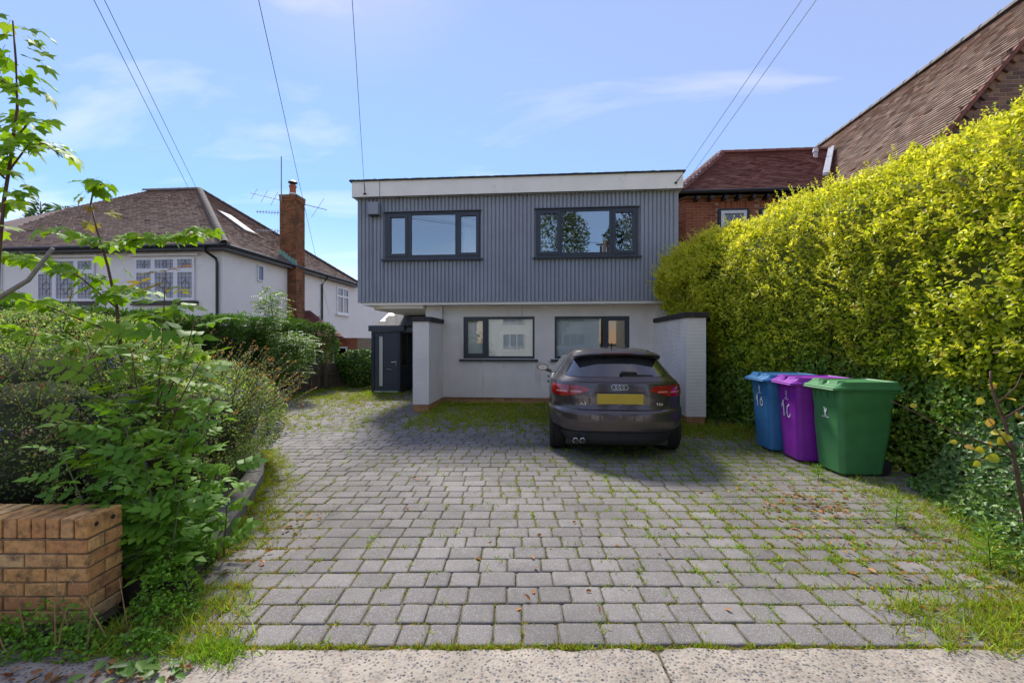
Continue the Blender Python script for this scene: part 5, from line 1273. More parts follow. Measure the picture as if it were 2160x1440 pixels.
# arching shoots with pale leaves and orange tips
PP, DD, LL, CC = [], [], [], []; lines = []
for i in range(430):
    e = EB[rng.integers(len(EB))]; d = unit(rng.normal(size=(1, 3)))[0]; d[2] = abs(d[2]) * .8; 
    if d[1] < -.2 and rng.random() < .5: d[1] *= -1
    base = np.array(e[0]) + d * np.array(e[1]) * .95
    if base[1] < 2.6: continue
    dr = unit((d * .7 + np.array([0.25, 0, .75]) + rng.normal(0, .25, 3))[None])[0]; L = rng.uniform(.15, .58); pts = []
    for k_ in range(15):
        t = k_ / 14; p = base + dr * L * t - np.array([0, 0, .12 * L * t * t]); pts.append(tuple(p))
        for sgn in range(3):
            PP.append(p); DD.append(dr * .35 + rnd_dirs(1)[0]); LL.append(rng.uniform(.014, .026)); CC.append((.48, .24, .07) if t > .9 else ((.26, .33, .10) if rng.random() < .65 else (.14, .22, .07)))
    lines.append([pts[0], pts[7], pts[14]])
PP = np.array(PP); CC = np.array(CC) * (1 + rng.normal(0, .15, (len(CC), 1)))
tag(link('young_shoots', leaf_mesh('young_shoots', PP, np.array(DD), rnd_dirs(len(PP)), np.array(LL), np.array(LL) * .55, np.clip(CC, .01, 1), M['leaf'], 'diam', offset_of(BB)), BB), kind='stuff')
tag(tubes_obj('shoot_stems', lines, M['twig'], BB, .004, .002), kind='stuff')
# clusters of blue berries and small cream flowers
def octas(P, r, col, mat, off):
    T = np.array([(1,0,0),(0,1,0),(-1,0,0),(0,-1,0),(0,0,1),(0,0,-1)], float); F = np.array([(0,1,4),(1,2,4),(2,3,4),(3,0,4),(1,0,5),(2,1,5),(3,2,5),(0,3,5)])
    V = (P - np.array(off))[:, None, :] + T[None] * np.asarray(r)[:, None, None]; b_ = (np.arange(len(P)) * 6)[:, None, None]
    return npmesh('berries', V.reshape(-1, 3), (b_ + F[None]).ravel(), np.full(len(P) * 8, 3), mat, np.repeat(col, 6, axis=0), True)
Pc, Nc, kc = ell_samples(EB, 760); kp = cull_inside(Pc, kc, EB) & (Pc[:, 2] > .25) & (Pc[:, 1] < 5.2); Pc, Nc = Pc[kp], Nc[kp]
lc = .16 * nz3(Pc, 1.6) + .09 * nz3(Pc, 4.2, 3.)
PB = np.repeat(Pc + Nc * (lc + .03)[:, None], 12, axis=0) + rng.normal(0, .032, (len(Pc) * 12, 3)); kind_ = np.repeat(rng.random(len(Pc)), 12)
cb_ = np.where((kind_ < .62)[:, None], ramp_cols(len(PB), [(.10, .13, .42), (.15, .18, .50), (.20, .08, .22), (.08, .08, .24)]), ramp_cols(len(PB), [(.55, .55, .22), (.50, .42, .18), (.45, .22, .20)]))
kpb = PB[:, 1] > 2.4
tag(link('berries', octas(PB[kpb], rng.uniform(.006, .0115, len(PB))[kpb], cb_[kpb], M['leaf_gloss'], offset_of(BB)), BB), kind='stuff')
ell_core('twig_mass', EB, BB, M['core'], .66)

# ---- dark conifer hedge on the left boundary
CH = empty('conifer_hedge', (-8.2, 9, 0), 'dark green clipped conifer hedge in front of the white house', 'hedge')
n = 60000; Y = rng.uniform(2.5, 14.0, n); top = rng.random(n) < .35; xf = -7.5 + .25 * (Y > 11.4) * np.clip((Y - 11.4) / 2, 0, 1) * 2.2
P = np.where(top[:, None], np.stack([xf - rng.uniform(0, 1.5, n), Y, np.full(n, 2.05)], 1), np.stack([xf, Y, rng.uniform(.5, 2.05, n)], 1))
Nn = np.where(top[:, None], np.array([[0, 0, 1.]]), np.array([[1., 0, 0]])); P[:, 2] -= .22 * np.clip((Y - 13.2) / .8, 0, 1) ** 2 * (P[:, 2] > 1.2)
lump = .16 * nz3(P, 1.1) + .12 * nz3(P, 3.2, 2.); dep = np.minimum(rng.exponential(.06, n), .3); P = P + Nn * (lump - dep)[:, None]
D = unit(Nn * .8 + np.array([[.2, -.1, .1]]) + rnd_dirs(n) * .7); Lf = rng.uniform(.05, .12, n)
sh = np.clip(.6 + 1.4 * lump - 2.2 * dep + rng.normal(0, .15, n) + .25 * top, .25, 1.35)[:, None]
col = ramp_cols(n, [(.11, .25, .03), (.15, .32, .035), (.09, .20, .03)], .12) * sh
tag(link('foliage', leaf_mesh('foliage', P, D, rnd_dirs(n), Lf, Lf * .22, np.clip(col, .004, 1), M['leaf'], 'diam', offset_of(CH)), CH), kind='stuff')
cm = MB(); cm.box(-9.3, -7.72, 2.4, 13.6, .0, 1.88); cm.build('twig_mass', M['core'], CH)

# ---- shared leaf meshes for leaves that are pieces of their own
def maple_mesh(droop, fold, seed, mat):
    rd_ = random.Random(seed); prof_ = [(180, .10), (155, .32), (128, .58), (106, .80), (92, .56), (74, .60), (52, .98), (36, .60), (18, .72), (0, 1.12)]
    pts = [(R(a), r) for a, r in prof_] + [(R(-a), r) for a, r in prof_[-2:0:-1]]
    vs = [(0.12, 0, .02)]
    for a, r in pts:
        r *= rd_.uniform(.9, 1.08); x, y = r * math.cos(a) + .12, r * math.sin(a); vs.append((x, y, -droop * (x*x*.6 + y*y*.5) + fold * abs(y) + .05 * math.sin(5 * a + seed)))
    nn = len(pts); m = MB(); m.add(vs, [(0, i + 1, (i + 1) % nn + 1) for i in range(nn)])
    m.tube([(-.62, 0, .12), (-.1, 0, .02), (.12, 0, .015)], .018, 4)
    return m.mesh('leaf', mat, True)
M['maple'] = objleafmat('maple_leaf', [(.16, .32, .015), (.23, .42, .018), (.31, .50, .028), (.20, .37, .015), (.38, .54, .045)], .42)
M['maple_young'] = objleafmat('young_maple_leaf', [(.40, .34, .04), (.42, .18, .06), (.30, .36, .05)], .42)
maple = [maple_mesh(.35, .12, 1, M['maple']), maple_mesh(.6, .05, 2, M['maple']), maple_mesh(.2, .25, 3, M['maple'])]
maple_y = [maple_mesh(.4, .2, 4, M['maple_young'])]
def leaf_matrix(p, d, up, s):
    d = Vector(d).normalized(); up = Vector(up); side = up.cross(d)
    if side.length < .05: side = Vector((1, 0, 0))
    side.normalize(); n_ = d.cross(side)
    return Matrix(((d.x*s, side.x*s, n_.x*s, p[0]), (d.y*s, side.y*s, n_.y*s, p[1]), (d.z*s, side.z*s, n_.z*s, p[2]), (0, 0, 0, 1)))
def walk(line, step):
    line = [Vector(p) for p in line]; out = []; acc = 0
    for a, b in zip(line, line[1:]):
        L = (b - a).length; t = step - acc
        while t < L: out.append((a.lerp(b, t / L), (b - a).normalized())); t += step
        acc = (acc + L) % step
    return out
def maple_tree(name, loc, label, trunk, twigs, dense, young=(), size=(.056, .088)):
    e = empty(name, loc, label, 'tree'); tubes_obj('trunk', [trunk], M['twig'], e, .016, .005)
    for t, _ in twigs: tubes_obj('branch', [t], M['twig'], e, .007, .003)
    cnt = 0
    for ln, st in [(trunk, None)] * (dense is not None) + twigs:
        pts = walk(ln, st if st else dense[1])
        for p, d in pts:
            if st is None and p.z < dense[0]: continue
            for k_ in range(3 if st else dense[2]):
                a = random.uniform(0, 2 * math.pi); out = Vector((math.cos(a), math.sin(a), random.uniform(-.15, .35))); s = random.uniform(*size)
                pet = random.uniform(.05, dense[3] if dense and st is None else .10); q_ = p + out * pet
                dr_ = Vector((out.x, out.y, -random.uniform(.25, 1.0))); young_ = any((q_ - Vector(c)).length < r for c, r in young)
                place('leaf', random.choice(maple_y if young_ else maple), e, leaf_matrix(q_, dr_, Vector((random.uniform(-.4, .4), random.uniform(-.7, .1), 1)), s)); cnt += 1
    return e
T1 = [(-3.35, 3.35, .3), (-3.43, 3.33, 1.19), (-3.49, 3.33, 1.77), (-3.56, 3.32, 2.11), (-3.65, 3.31, 2.42), (-3.70, 3.31, 2.62)]
maple_tree('maple_sapling', (-3.35, 3.35, 0), 'slender maple sapling with spreading branches above the berry shrub', T1, [
    ([(-3.60, 3.31, 2.28), (-3.28, 3.34, 2.33), (-2.98, 3.37, 2.33), (-2.75, 3.39, 2.41)], .045),
    ([(-3.70, 3.31, 2.61), (-3.66, 3.30, 2.74), (-3.58, 3.30, 2.77), (-3.48, 3.30, 2.70)], .05),
    ([(-3.58, 3.31, 2.22), (-3.72, 3.22, 2.33), (-3.86, 3.2, 2.36), (-3.98, 3.2, 2.34)], .07),
    ([(-3.49, 3.33, 1.77), (-3.64, 3.15, 2.02), (-3.97, 3.09, 2.12), (-4.25, 3.07, 2.16)], .06),
    ([(-3.5, 3.33, 1.8), (-3.32, 3.25, 1.93), (-3.1, 3.2, 1.88)], .07),
    ([(-3.46, 3.33, 1.55), (-3.8, 3.1, 1.76), (-4.05, 3.07, 1.84), (-4.35, 3.05, 1.86)], .075),
    ([(-3.45, 3.33, 1.40), (-3.2, 3.2, 1.66), (-2.9, 3.15, 1.74)], .085),
    ([(-3.45, 3.33, 1.32), (-3.8, 3.1, 1.52), (-4.15, 3.05, 1.60), (-4.4, 3.0, 1.58)], .08)], (1.45, .12, 2, .14), young=[((-3.68, 3.31, 2.55), .14)])
e = empty('maple_leader', (-3.8, 2.8, 0), 'upright maple stem rising out of frame at the left edge', 'tree')
T2 = [(-3.85, 2.78, .3), (-3.76, 2.73, 1.4), (-3.71, 2.71, 2.01), (-3.67, 2.71, 2.43), (-3.63, 2.71, 2.65), (-3.58, 2.72, 3.07), (-3.59, 2.72, 3.39), (-3.60, 2.71, 3.66)]
bpy.data.objects.remove(e)
maple_tree('maple_sapling', (-3.85, 2.78, 0), 'upright leafy maple stem at the left edge of the picture', T2, [
    ([(-3.62, 2.71, 2.66), (-3.45, 2.68, 2.80), (-3.30, 2.66, 2.80), (-3.16, 2.65, 2.70)], .06),
    ([(-3.60, 2.71, 2.85), (-3.45, 2.70, 2.98), (-3.36, 2.70, 2.95)], .07),
    ([(-3.66, 2.71, 2.60), (-3.80, 2.68, 2.75), (-3.95, 2.66, 2.74)], .07),
    ([(-3.6, 2.72, 3.2), (-3.72, 2.7, 3.3), (-3.82, 2.7, 3.3)], .08)], (2.15, .055, 3, .16), size=(.055, .082))
gb = empty('bare_branch', (-4.4, 2.9, 1.5), 'pale grey bare branch among the maple leaves at the left edge', 'branch')
tubes_obj('limb', [[(-4.5, 2.9, 1.5), (-3.94, 2.89, 1.82), (-3.73, 2.9, 1.94), (-3.56, 2.92, 2.17)]], M['greytwig'], gb, .02, .012)

M['greenstem'] = simple('green_stem', (.10, .12, .05), .7, .2, 20)
def pinnate_mesh(mat, pairs=3, seed=0, lw=.14):
    rd_ = random.Random(seed); m = MB(); m.tube([(0, 0, 0), (.5, 0, .03), (1, 0, -.04)], .010, 4)
    def lf(o_, a, l):
        d = Vector((math.cos(a), math.sin(a), rd_.uniform(-.55, .1))); s = Vector((-math.sin(a), math.cos(a), 0)); o_ = Vector(o_); w = l * lw / .4
        pts = []
        for t, k_ in ((0, 0), (.22, .72), (.46, .9), (.76, .48), (1.06, 0)): pts.append((t, k_))
        L_ = [o_ + d*l*t + s*w*k_ + Vector((0, 0, .25*w*k_)) for t, k_ in pts]; R_ = [o_ + d*l*t - s*w*k_ + Vector((0, 0, .25*w*k_)) for t, k_ in pts[1:-1]]; mid = o_ + d*l*.5
        vs = L_ + R_; m.add(vs, [(0, 1, 5), (1, 2, 6, 5), (2, 3, 7, 6), (3, 4, 7)])
    for i in range(pairs):
        x = .28 + .55 * i / max(1, pairs - 1)
        for sg in (-1, 1): lf((x, 0, .02), sg * R(rd_.uniform(48, 66)), rd_.uniform(.36, .46))
    lf((1, 0, -.04), 0, .46); return m.mesh('leaf', mat, True)
M['elder'] = objleafmat('elder_leaf', [(.11, .26, .028), (.16, .35, .028), (.22, .42, .03), (.13, .30, .04)], .35)
M['ashy'] = objleafmat('bright_ash_leaf', [(.17, .33, .022), (.22, .38, .03), (.13, .28, .03)], .4)
M['redyoung'] = objleafmat('red_young_leaf', [(.36, .14, .06), (.42, .24, .07), (.3, .3, .06)], .35)
elder = [pinnate_mesh(M['elder'], 3, 1), pinnate_mesh(M['elder'], 2, 2), pinnate_mesh(M['elder'], 3, 3)]
ashy = [pinnate_mesh(M['ashy'], 4, 4, .12), pinnate_mesh(M['ashy'], 3, 5, .13)]; redy = [pinnate_mesh(M['redyoung'], 2, 6, .1)]
def cane_shrub(name, loc, label, canes, meshes, step, size, zmin=.1, top=None):
    e = empty(name, loc, label, 'shrub'); [tubes_obj('stem', [q_], M['greenstem'] if name != 'ash_shoot' else M['twig'], e, .006, .003) for q_ in canes]
    for ln in canes:
        a = random.uniform(0, 6)
        for p, d in walk(ln, step):
            if p.z < zmin: continue
            a += 1.57 + random.uniform(-.5, .5)
            for sg in (0, math.pi):
                out = Vector((math.cos(a + sg), math.sin(a + sg), random.uniform(-.1, .55)))
                me = random.choice(top[1]) if top and p.z > top[0] else random.choice(meshes)
                place('leaf', me, e, leaf_matrix(p, out, Vector((random.uniform(-.6, .6), random.uniform(-1.3, .2), 1)), random.uniform(*size)))
    return e
rs = random.Random(5); canes = []
for k_ in range(13):
    bx, by = rs.uniform(-2.66, -2.22), rs.uniform(2.45, 2.95); h = rs.uniform(.45, 1.3) * (1 if by > 2.6 else .75); ox, oy = rs.uniform(-.25, .06), rs.uniform(-.22, .2)
    canes.append([(bx, by, .03), (bx + ox*.4, by + oy*.4, h*.5), (bx + ox, by + oy, h)])
cane_shrub('elder_shrub', (-2.3, 2.65, 0), 'leafy bright green elder shrub at the end of the brick wall', canes, elder, .068, (.10, .17), .05)
canes = []
for k_ in range(6):
    bx, by = rs.uniform(-3.3, -2.95), rs.uniform(3.1, 3.7); h = rs.uniform(.3, .6); canes.append([(bx, by, .05), (bx + rs.uniform(-.1, .15), by + rs.uniform(-.1, .1), h)])
cane_shrub('elder_shrub', (-2.7, 3.4, 0), 'low green elder shoots leaning over the kerb beside the drive', canes, elder, .09, (.12, .19), .05)
canes = [[(-2.9, 3.0, .1), (-2.85, 3.04, 1.2), (-2.83, 3.06, 1.75), (-2.82, 3.06, 2.02)], [(-2.85, 3.0, .6), (-2.6, 2.95, 1.1), (-2.45, 2.95, 1.36)], [(-2.9, 3.0, .7), (-3.15, 2.9, 1.2), (-3.25, 2.88, 1.5)], [(-2.86, 3.02, .9), (-2.7, 3.1, 1.4), (-2.62, 3.1, 1.66)], [(-2.9, 2.9, .5), (-3.0, 2.7, .95), (-3.1, 2.62, 1.12)]]
cane_shrub('ash_shoot', (-2.9, 3.0, 0), 'tall ash shoot with reddish young leaves on top above the shrub', canes, ashy, .12, (.17, .27), .55, (1.82, redy))

# ---- small ash tree by the fence
AT = empty('ash_tree', (-6.9, 11.0, 0), 'feathery young ash tree leaning over the timber fence', 'tree')
tubes_obj('trunk', [[(-6.95, 11.0, 0), (-7.0, 11.0, 1.2), (-7.12, 10.95, 2.2), (-7.18, 10.93, 2.9)]], M['greytwig'], AT, .03, .008)
EA = [((-6.75, 10.95, 1.05), (.72, .5, .72)), ((-6.45, 10.9, 1.45), (.6, .4, .35)), ((-7.15, 10.95, 2.35), (.45, .4, .65)), ((-7.35, 10.9, 1.8), (.35, .3, .35))]
vw = np.array([.5, .22, .17, .11]); k = rng.choice(4, 900, p=vw); C = np.array([e[0] for e in EA])[k]; Rr = np.array([e[1] for e in EA])[k]
base = C + rnd_dirs(900) * Rr * (rng.random((900, 1)) ** .4); PP, DD = [], []
for p in base:
    d = unit((np.array([rng.normal(), rng.normal(), -.25]))[None])[0]; s_v = np.cross(d, [0, 0, 1.])
    for j in range(5):
        for sg in (-1, 1): PP.append(p + d * .045 * j); DD.append(d * .4 + s_v * sg + np.array([0, 0, -.25]))
PP, DD = np.array(PP), np.array(DD); n = len(PP)
tag(link('crown', leaf_mesh('crown', PP, DD, np.array([[0, 0, 1.]]) + rng.normal(0, .3, (n, 3)), rng.uniform(.06, .10, n), rng.uniform(.022, .034, n), ramp_cols(n, [(.13, .26, .035), (.18, .33, .05), (.09, .20, .03), (.26, .38, .10)], .15), M['leaf'], 'diam', offset_of(AT)), AT), kind='stuff')

# ---- ivy on the fence end, ivy bank on the right, dark ivy under the hedge
def leaf_blob(name, loc, label, cat, E, n, size, cols, mat, tm, coremat=None, shrink=.8, zmin=.02, droop=.2):
    e = empty(name, loc, label, cat); P, Nn, k = ell_samples(E, n); kp = cull_inside(P, k, E) & (P[:, 2] > zmin); P, Nn = P[kp], Nn[kp]; m_ = len(P)
    P = P + Nn * (.08 * nz3(P, 3.) - np.minimum(rng.exponential(.05, m_), .2) + .04)[:, None]
    D = unit(rnd_dirs(m_) + np.array([[0, 0, -droop]])); Lf = rng.uniform(*size, m_)
    tag(link('foliage', leaf_mesh('foliage', P, D, Nn + rnd_dirs(m_) * .6, Lf, Lf * (.95 if tm == 'ivy' else .5), ramp_cols(m_, cols, .15), mat, tm, offset_of(e)), e), kind='stuff')
    if coremat: ell_core('stems', E, e, coremat, shrink)
    return e
leaf_blob('ivy', (-6.0, 14.0, 0), 'bushy ivy spilling over the far end of the timber fence', 'ivy', [((-6.0, 13.9, .62), (.62, .4, .55)), ((-5.55, 14.1, .7), (.5, .4, .48)), ((-6.35, 13.8, .85), (.4, .3, .3))], 9000, (.04, .075), [(.055, .13, .02), (.09, .2, .025), (.16, .28, .04)], M['leaf_gloss'], 'ivy', M['core'])
IV = empty('ivy_bank', (3.9, 4.2, 0), 'bank of dark glossy ivy below the hedge at the right', 'ivy')
GX = [(2.2, 2.75), (2.95, 3.02), (3.98, 3.42), (4.95, 3.76), (5.12, 3.88), (5.2, 4.2), (7.2, 4.2), (8.0, 3.7), (10, 3.1)]
def bank_h(X, Y):
    g_ = np.interp(Y, [p[0] for p in GX], [p[1] for p in GX]); t = np.clip((X - g_) / .95, 0, 1); t = t * t * (3 - 2 * t)
    f = np.clip((Y - 2.3) / .7, 0, 1); f = f * f * (3 - 2 * f); return (.98 * t * f)
xs_, ys_ = np.linspace(2.7, 6.2, 26), np.linspace(2.0, 10.0, 44); rg = []
for y_ in ys_: rg.append([(x, y_, float(bank_h(np.array(x), np.array(y_))) * .9 - .05 + .05 * mnoise.noise(Vector((x*2, y_*2, 0)))) for x in xs_])
MB().loft(rg, closed=False, cap=False).build('soil_bank', M['soil'], IV, True)
n = 52000; X = rng.uniform(2.75, 5.6, n); Y = rng.uniform(2.2, 9.9, n); g_ = np.interp(Y, [p[0] for p in GX], [p[1] for p in GX]); kp = (X > g_ - .06 * rng.random(n)) & (X < g_ + 1.7); X, Y = X[kp], Y[kp]; n = len(X)
Z = bank_h(X, Y); P = np.stack([X, Y, Z], 1); hl = .10 * nz3(P, 2.2, 4.) + .05 * nz3(P, 6., 1.); P[:, 2] = np.maximum(.012, Z + hl * np.clip(Z * 4, .2, 1) + rng.uniform(-.03, .06, n)); P[:, 0] -= .10 * np.clip(Z, 0, 1)
Nn = unit(np.array([[-.75, -.35, .6]]) + rnd_dirs(n) * .45); D = unit(rnd_dirs(n) + np.array([[-.2, 0, -.5]])); Lf = rng.uniform(.028, .06, n)
mixg = np.clip(1.1 - Z * 1.4 + rng.normal(0, .25, n), 0, 1)[:, None]
col = ramp_cols(n, [(.045, .11, .03), (.065, .145, .04), (.09, .19, .07), (.13, .21, .11)], .18) * (1 - mixg * .5) + ramp_cols(n, [(.14, .26, .025), (.20, .32, .03)], .15) * mixg * .5
tag(link('foliage', leaf_mesh('foliage', P, D, Nn, Lf, Lf * .95, col, M['leaf_gloss'], 'ivy', offset_of(IV)), IV), kind='stuff')

n = 24000; Y = rng.uniform(4.2, 10.0, n); X = np.interp(Y, XFy, XFx) + .22 + rng.uniform(-.12, .2, n); Z = rng.uniform(.02, 1.5, n); P = np.stack([X, Y, Z], 1); P[:, 0] += .18 * nz3(P, 2.0, 6.)
Lf = rng.uniform(.03, .06, n); tag(link('hanging_ivy', leaf_mesh('hanging_ivy', P, unit(rnd_dirs(n) + np.array([[-.2, 0, -.6]])), np.array([[-1., -.4, .3]]) + rnd_dirs(n) * .6, Lf, Lf * .9, ramp_cols(n, [(.13, .25, .035), (.19, .33, .04), (.27, .42, .05)], .2), M['leaf'], 'ivy', offset_of(IV)), IV), kind='stuff')
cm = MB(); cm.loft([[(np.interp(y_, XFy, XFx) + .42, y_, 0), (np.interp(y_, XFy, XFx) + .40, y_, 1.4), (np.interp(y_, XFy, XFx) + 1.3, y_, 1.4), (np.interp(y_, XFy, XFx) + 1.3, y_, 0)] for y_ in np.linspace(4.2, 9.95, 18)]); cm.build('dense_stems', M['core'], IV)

# ---- shrub with large yellowing leaves at the right edge
YS = empty('yellow_leaf_shrub', (3.15, 3.27, 0), 'sparse brown-stemmed shrub with large yellow leaves at the right edge', 'shrub')
stem = [(3.25, 3.3, .2), (3.13, 3.27, .74), (3.12, 3.27, .79), (3.06, 3.26, .98), (3.01, 3.26, 1.11), (2.98, 3.26, 1.22), (2.97, 3.25, 1.30)]
side = [[(3.13, 3.27, .72), (2.97, 3.24, .80), (2.80, 3.22, .86), (2.60, 3.2, .94), (2.43, 3.2, 1.04), (2.30, 3.2, 1.10)], [(3.06, 3.26, .98), (3.2, 3.2, 1.12), (3.28, 3.2, 1.18)], [(3.05, 3.26, 1.0), (2.97, 3.2, 1.1), (2.92, 3.2, 1.22)], [(3.12, 3.27, .76), (3.0, 3.2, .86), (2.9, 3.2, 1.0)], [(3.02, 3.26, 1.08), (3.1, 3.22, 1.2), (3.12, 3.2, 1.3)]]
tubes_obj('stem', [stem], M['bark'], YS, .014, .006); [tubes_obj('branch', [q_], M['twig'], YS, .006, .002) for q_ in side]
M['yleaf'] = objleafmat('yellow_leaf', [(.56, .50, .035), (.62, .55, .07), (.44, .48, .04), (.58, .36, .08), (.42, .46, .05)], .4)
def broad_leaf(mat, seed):
    m = MB(); pts = [(0, 0), (.08, .26), (.35, .42), (.68, .34), (.9, .14), (1.04, 0)]; vs = [(x, y, .22*abs(y) - .25*(x-.4)**2) for x, y in pts] + [(x, -y, .22*abs(y) - .25*(x-.4)**2) for x, y in pts[1:-1]]
    vs += [(.35, 0, -.02), (.68, 0, -.05)]; m.add(vs, [(0, 1, 2, 10), (10, 2, 3, 11), (11, 3, 4, 5), (0, 10, 7, 6), (10, 11, 8, 7), (11, 5, 9, 8)]); m.tube([(-.3, 0, .02), (0, 0, 0)], .015, 4); return m.mesh('leaf', mat, True)
yl = [broad_leaf(M['yleaf'], 1)]
for (x, y, z), s in zip([(2.92,3.25,1.12),(3.08,3.26,1.12),(2.98,3.26,.98),(2.97,3.25,.89),(3.08,3.26,.88),(3.06,3.26,.84),(2.96,3.25,.83),(2.80,3.24,.80),(2.98,3.2,.73),(2.93,3.25,.77),(3.10,3.0,.68),(3.01,3.26,1.21),(3.17,3.27,1.01),(2.43,3.21,1.07),(3.2,3.2,.92),(3.22,3.2,.80),(2.86,3.2,.70),(2.72,3.2,.83),(3.12,3.15,.98)], [.055,.06,.06,.065,.085,.07,.045,.05,.075,.06,.125,.045,.07,.04,.07,.07,.05,.04,.06]):
    place('leaf', yl[0], YS, leaf_matrix((x, y, z), (random.uniform(-1, .4), random.uniform(-.6, .2), random.uniform(-.7, .1)), (random.uniform(-.3, .3), -1.1, .5), s))

# ---- tall weeds standing on the drive
M['weed'] = objleafmat('weed_leaf', [(.16, .30, .03), (.20, .36, .04), (.24, .38, .05)], .35)
def weed_blade(mat):
    m = MB(); m.add([(0, 0, 0), (.3, .07, .03), (.7, .06, .01), (1, 0, -.1), (.7, -.06, .01), (.3, -.07, .03)], [(0, 1, 2, 3), (0, 3, 4, 5)]); return m.mesh('leaf', mat)
wb = weed_blade(M['weed'])
def tall_weed(loc, h, n, size, label):
    e = empty('tall_weed', loc, label, 'weed'); x, y, _ = loc; tp = (x + random.uniform(-.03, .03), y, h); tubes_obj('stem', [[(x, y, 0), tp]], M['greenstem'], e, .0035, .002)
    for i in range(n):
        t = (i + .5) / n; a = i * 2.4; p = (x + (tp[0]-x)*t, y, h * t); place('leaf', wb, e, leaf_matrix(p, (math.cos(a), math.sin(a), .35 + .5 * t), (0, 0, 1), size * (1.15 - .55 * t) * random.uniform(.8, 1.1)))
tall_weed((2.81, 3.85, 0), .25, 34, .10, 'upright narrow-leaved weed in the paving in front of the ivy bank')
tall_weed((2.91, 3.18, 0), .30, 46, .15, 'largest upright weed, near the right edge of the paving')
tall_weed((2.92, 5.08, 0), .15, 28, .10, 'bushy little weed in front of the purple bin')
tall_weed((-2.0, 2.33, 0), .26, 16, .08, 'thin yellow-flowered weed beside the brick wall end')

# ---- grass, moss and litter
def blades(P, n_per, h, w, spread, cols, jit=.15, lean=.7):
    n = len(P) * n_per; B = np.repeat(P, n_per, axis=0) + np.concatenate([rng.normal(0, spread, (n, 2)), np.zeros((n, 1))], 1)
    D = unit(np.concatenate([rng.normal(0, lean, (n, 2)), np.ones((n, 1))], 1)); hh = rng.uniform(h[0], h[1], n) * np.repeat(rng.uniform(.5, 1.2, len(P)), n_per)
    return B, D, rnd_dirs(n), hh, np.maximum(.002, rng.uniform(w[0], w[1], n)), ramp_cols(n, cols, jit)
def stuff_blades(name, sets, label, cat, tm='blade', mat='grass'):
    cat_ = [np.concatenate([s[i] for s in sets]) for i in range(6)]
    o = link(name, leaf_mesh(name, *cat_, M[mat], tm)); tag(o, label, cat, None, 'stuff'); return o
G_ = [(.25, .42, .03), (.33, .48, .04), (.38, .44, .05), (.18, .33, .025)]; YG = [(.30, .33, .03), (.36, .34, .045), (.24, .30, .025), (.40, .30, .07)]; MG = [(.30, .32, .03), (.38, .34, .04), (.22, .28, .03), (.40, .26, .06)]
def on_joint(nwant, dens):
    out = []; tries = 0
    while len(out) < nwant and tries < nwant * 30:
        tries += 1; b = blocks[rng.integers(len(blocks))]
        if not seen(b[0], b[1]) : continue
        e = rng.random(); 
        if rng.random() < .58: du, dv = rng.uniform(-.5, .5) * b[2], (-.5 if e < .5 else .5) * PITCH
        else: du, dv = (-.5 if e < .5 else .5) * b[2], rng.uniform(-.5, .5) * PITCH
        x, y = b[0] + du * c_ - dv * s_, b[1] + du * s_ + dv * c_
        if rng.random() < dens(x, y): out.append((x, y, -.010))
    return np.array(out)
def pn(x, y, f, s=0.): return mnoise.noise(Vector((x * f + s, y * f, s)))
def d_moss(x, y):
    v = .26 + .6 * clamp((x + .6) / 1.6, 0, 1) + .45 * clamp((y - 6.5) / 2, 0, 1) * (x > -3.2) + .35 * pn(x, y, 1.6); dl = x + 1.75 + .55 * (y - 2.2)
    v += .6 * clamp(1 - abs(dl) / .8, 0, 1) * (y < 5); return clamp(v, .02, 1)
Pm = on_joint(26000, d_moss); near_ = (Pm[:, 1] < 4.6)
sets = [blades(Pm, 6, (.012, .028), (.006, .011), .008, MG, .2, .9), blades(Pm[near_], 7, (.010, .024), (.003, .006), .009, MG, .2, .9)]
stuff_blades('moss', sets, 'yellow-green moss growing in the paving joints', 'moss')
def d_weed(x, y):
    v = .05 + .22 * clamp((x - .1) / 1.5, 0, 1) + .35 * pn(x, y, 1.3, 7.) * (x > -.5)
    if y > 7.2 and -2.6 < x < 2.6: v += .75 * clamp((y - 7.0) / 1.5, 0, 1)
    if 4.9 < y < 6.6 and 0 < x < 2.4: v += .45
    if x > .4 and 2.6 < y < 8: v += .12 + .3 * max(0, pn(x, y, 2.4, 9.))
    if x > 1.9: v += .40 + .4 * pn(x, y, 1.8, 3.)
    if x < -3.2 and y > 7: v += .12
    if y > 11 and x < -4: v += .2
    return clamp(v, 0, 1)
Pw = on_joint(10500, d_weed); fr = Pw[:, 1] > 7
sets = [blades(Pw[~fr], 9, (.02, .065), (.004, .009), .018, G_, .2), blades(Pw[fr], 11, (.03, .095), (.007, .014), .03, G_ + YG, .2, .8)]
# tufts along the pavement edge
us_ = np.concatenate([rng.normal(c, s, k) for c, s, k in ((-1.05, .09, 34), (-.85, .06, 16), (-.35, .06, 20), (-.08, .09, 40), (.25, .05, 16), (.62, .05, 20), (.92, .06, 26), (1.35, .05, 14))] + [rng.uniform(-1.6, 2.2, 130)])
Pe = np.array([(*uv2w(u, 2.182 + rng.normal(0, .006)), -.005) for u in us_]); sets.append(blades(Pe, 8, (.012, .042), (.003, .006), .010, G_ + YG, .2))
us_ = rng.uniform(-1.7, 2.4, 500); Pe = np.array([(*uv2w(u, 2.180 + rng.normal(0, .005)), -.005) for u in us_]); sets.append(blades(Pe, 6, (.006, .018), (.003, .006), .008, MG + YG, .2))
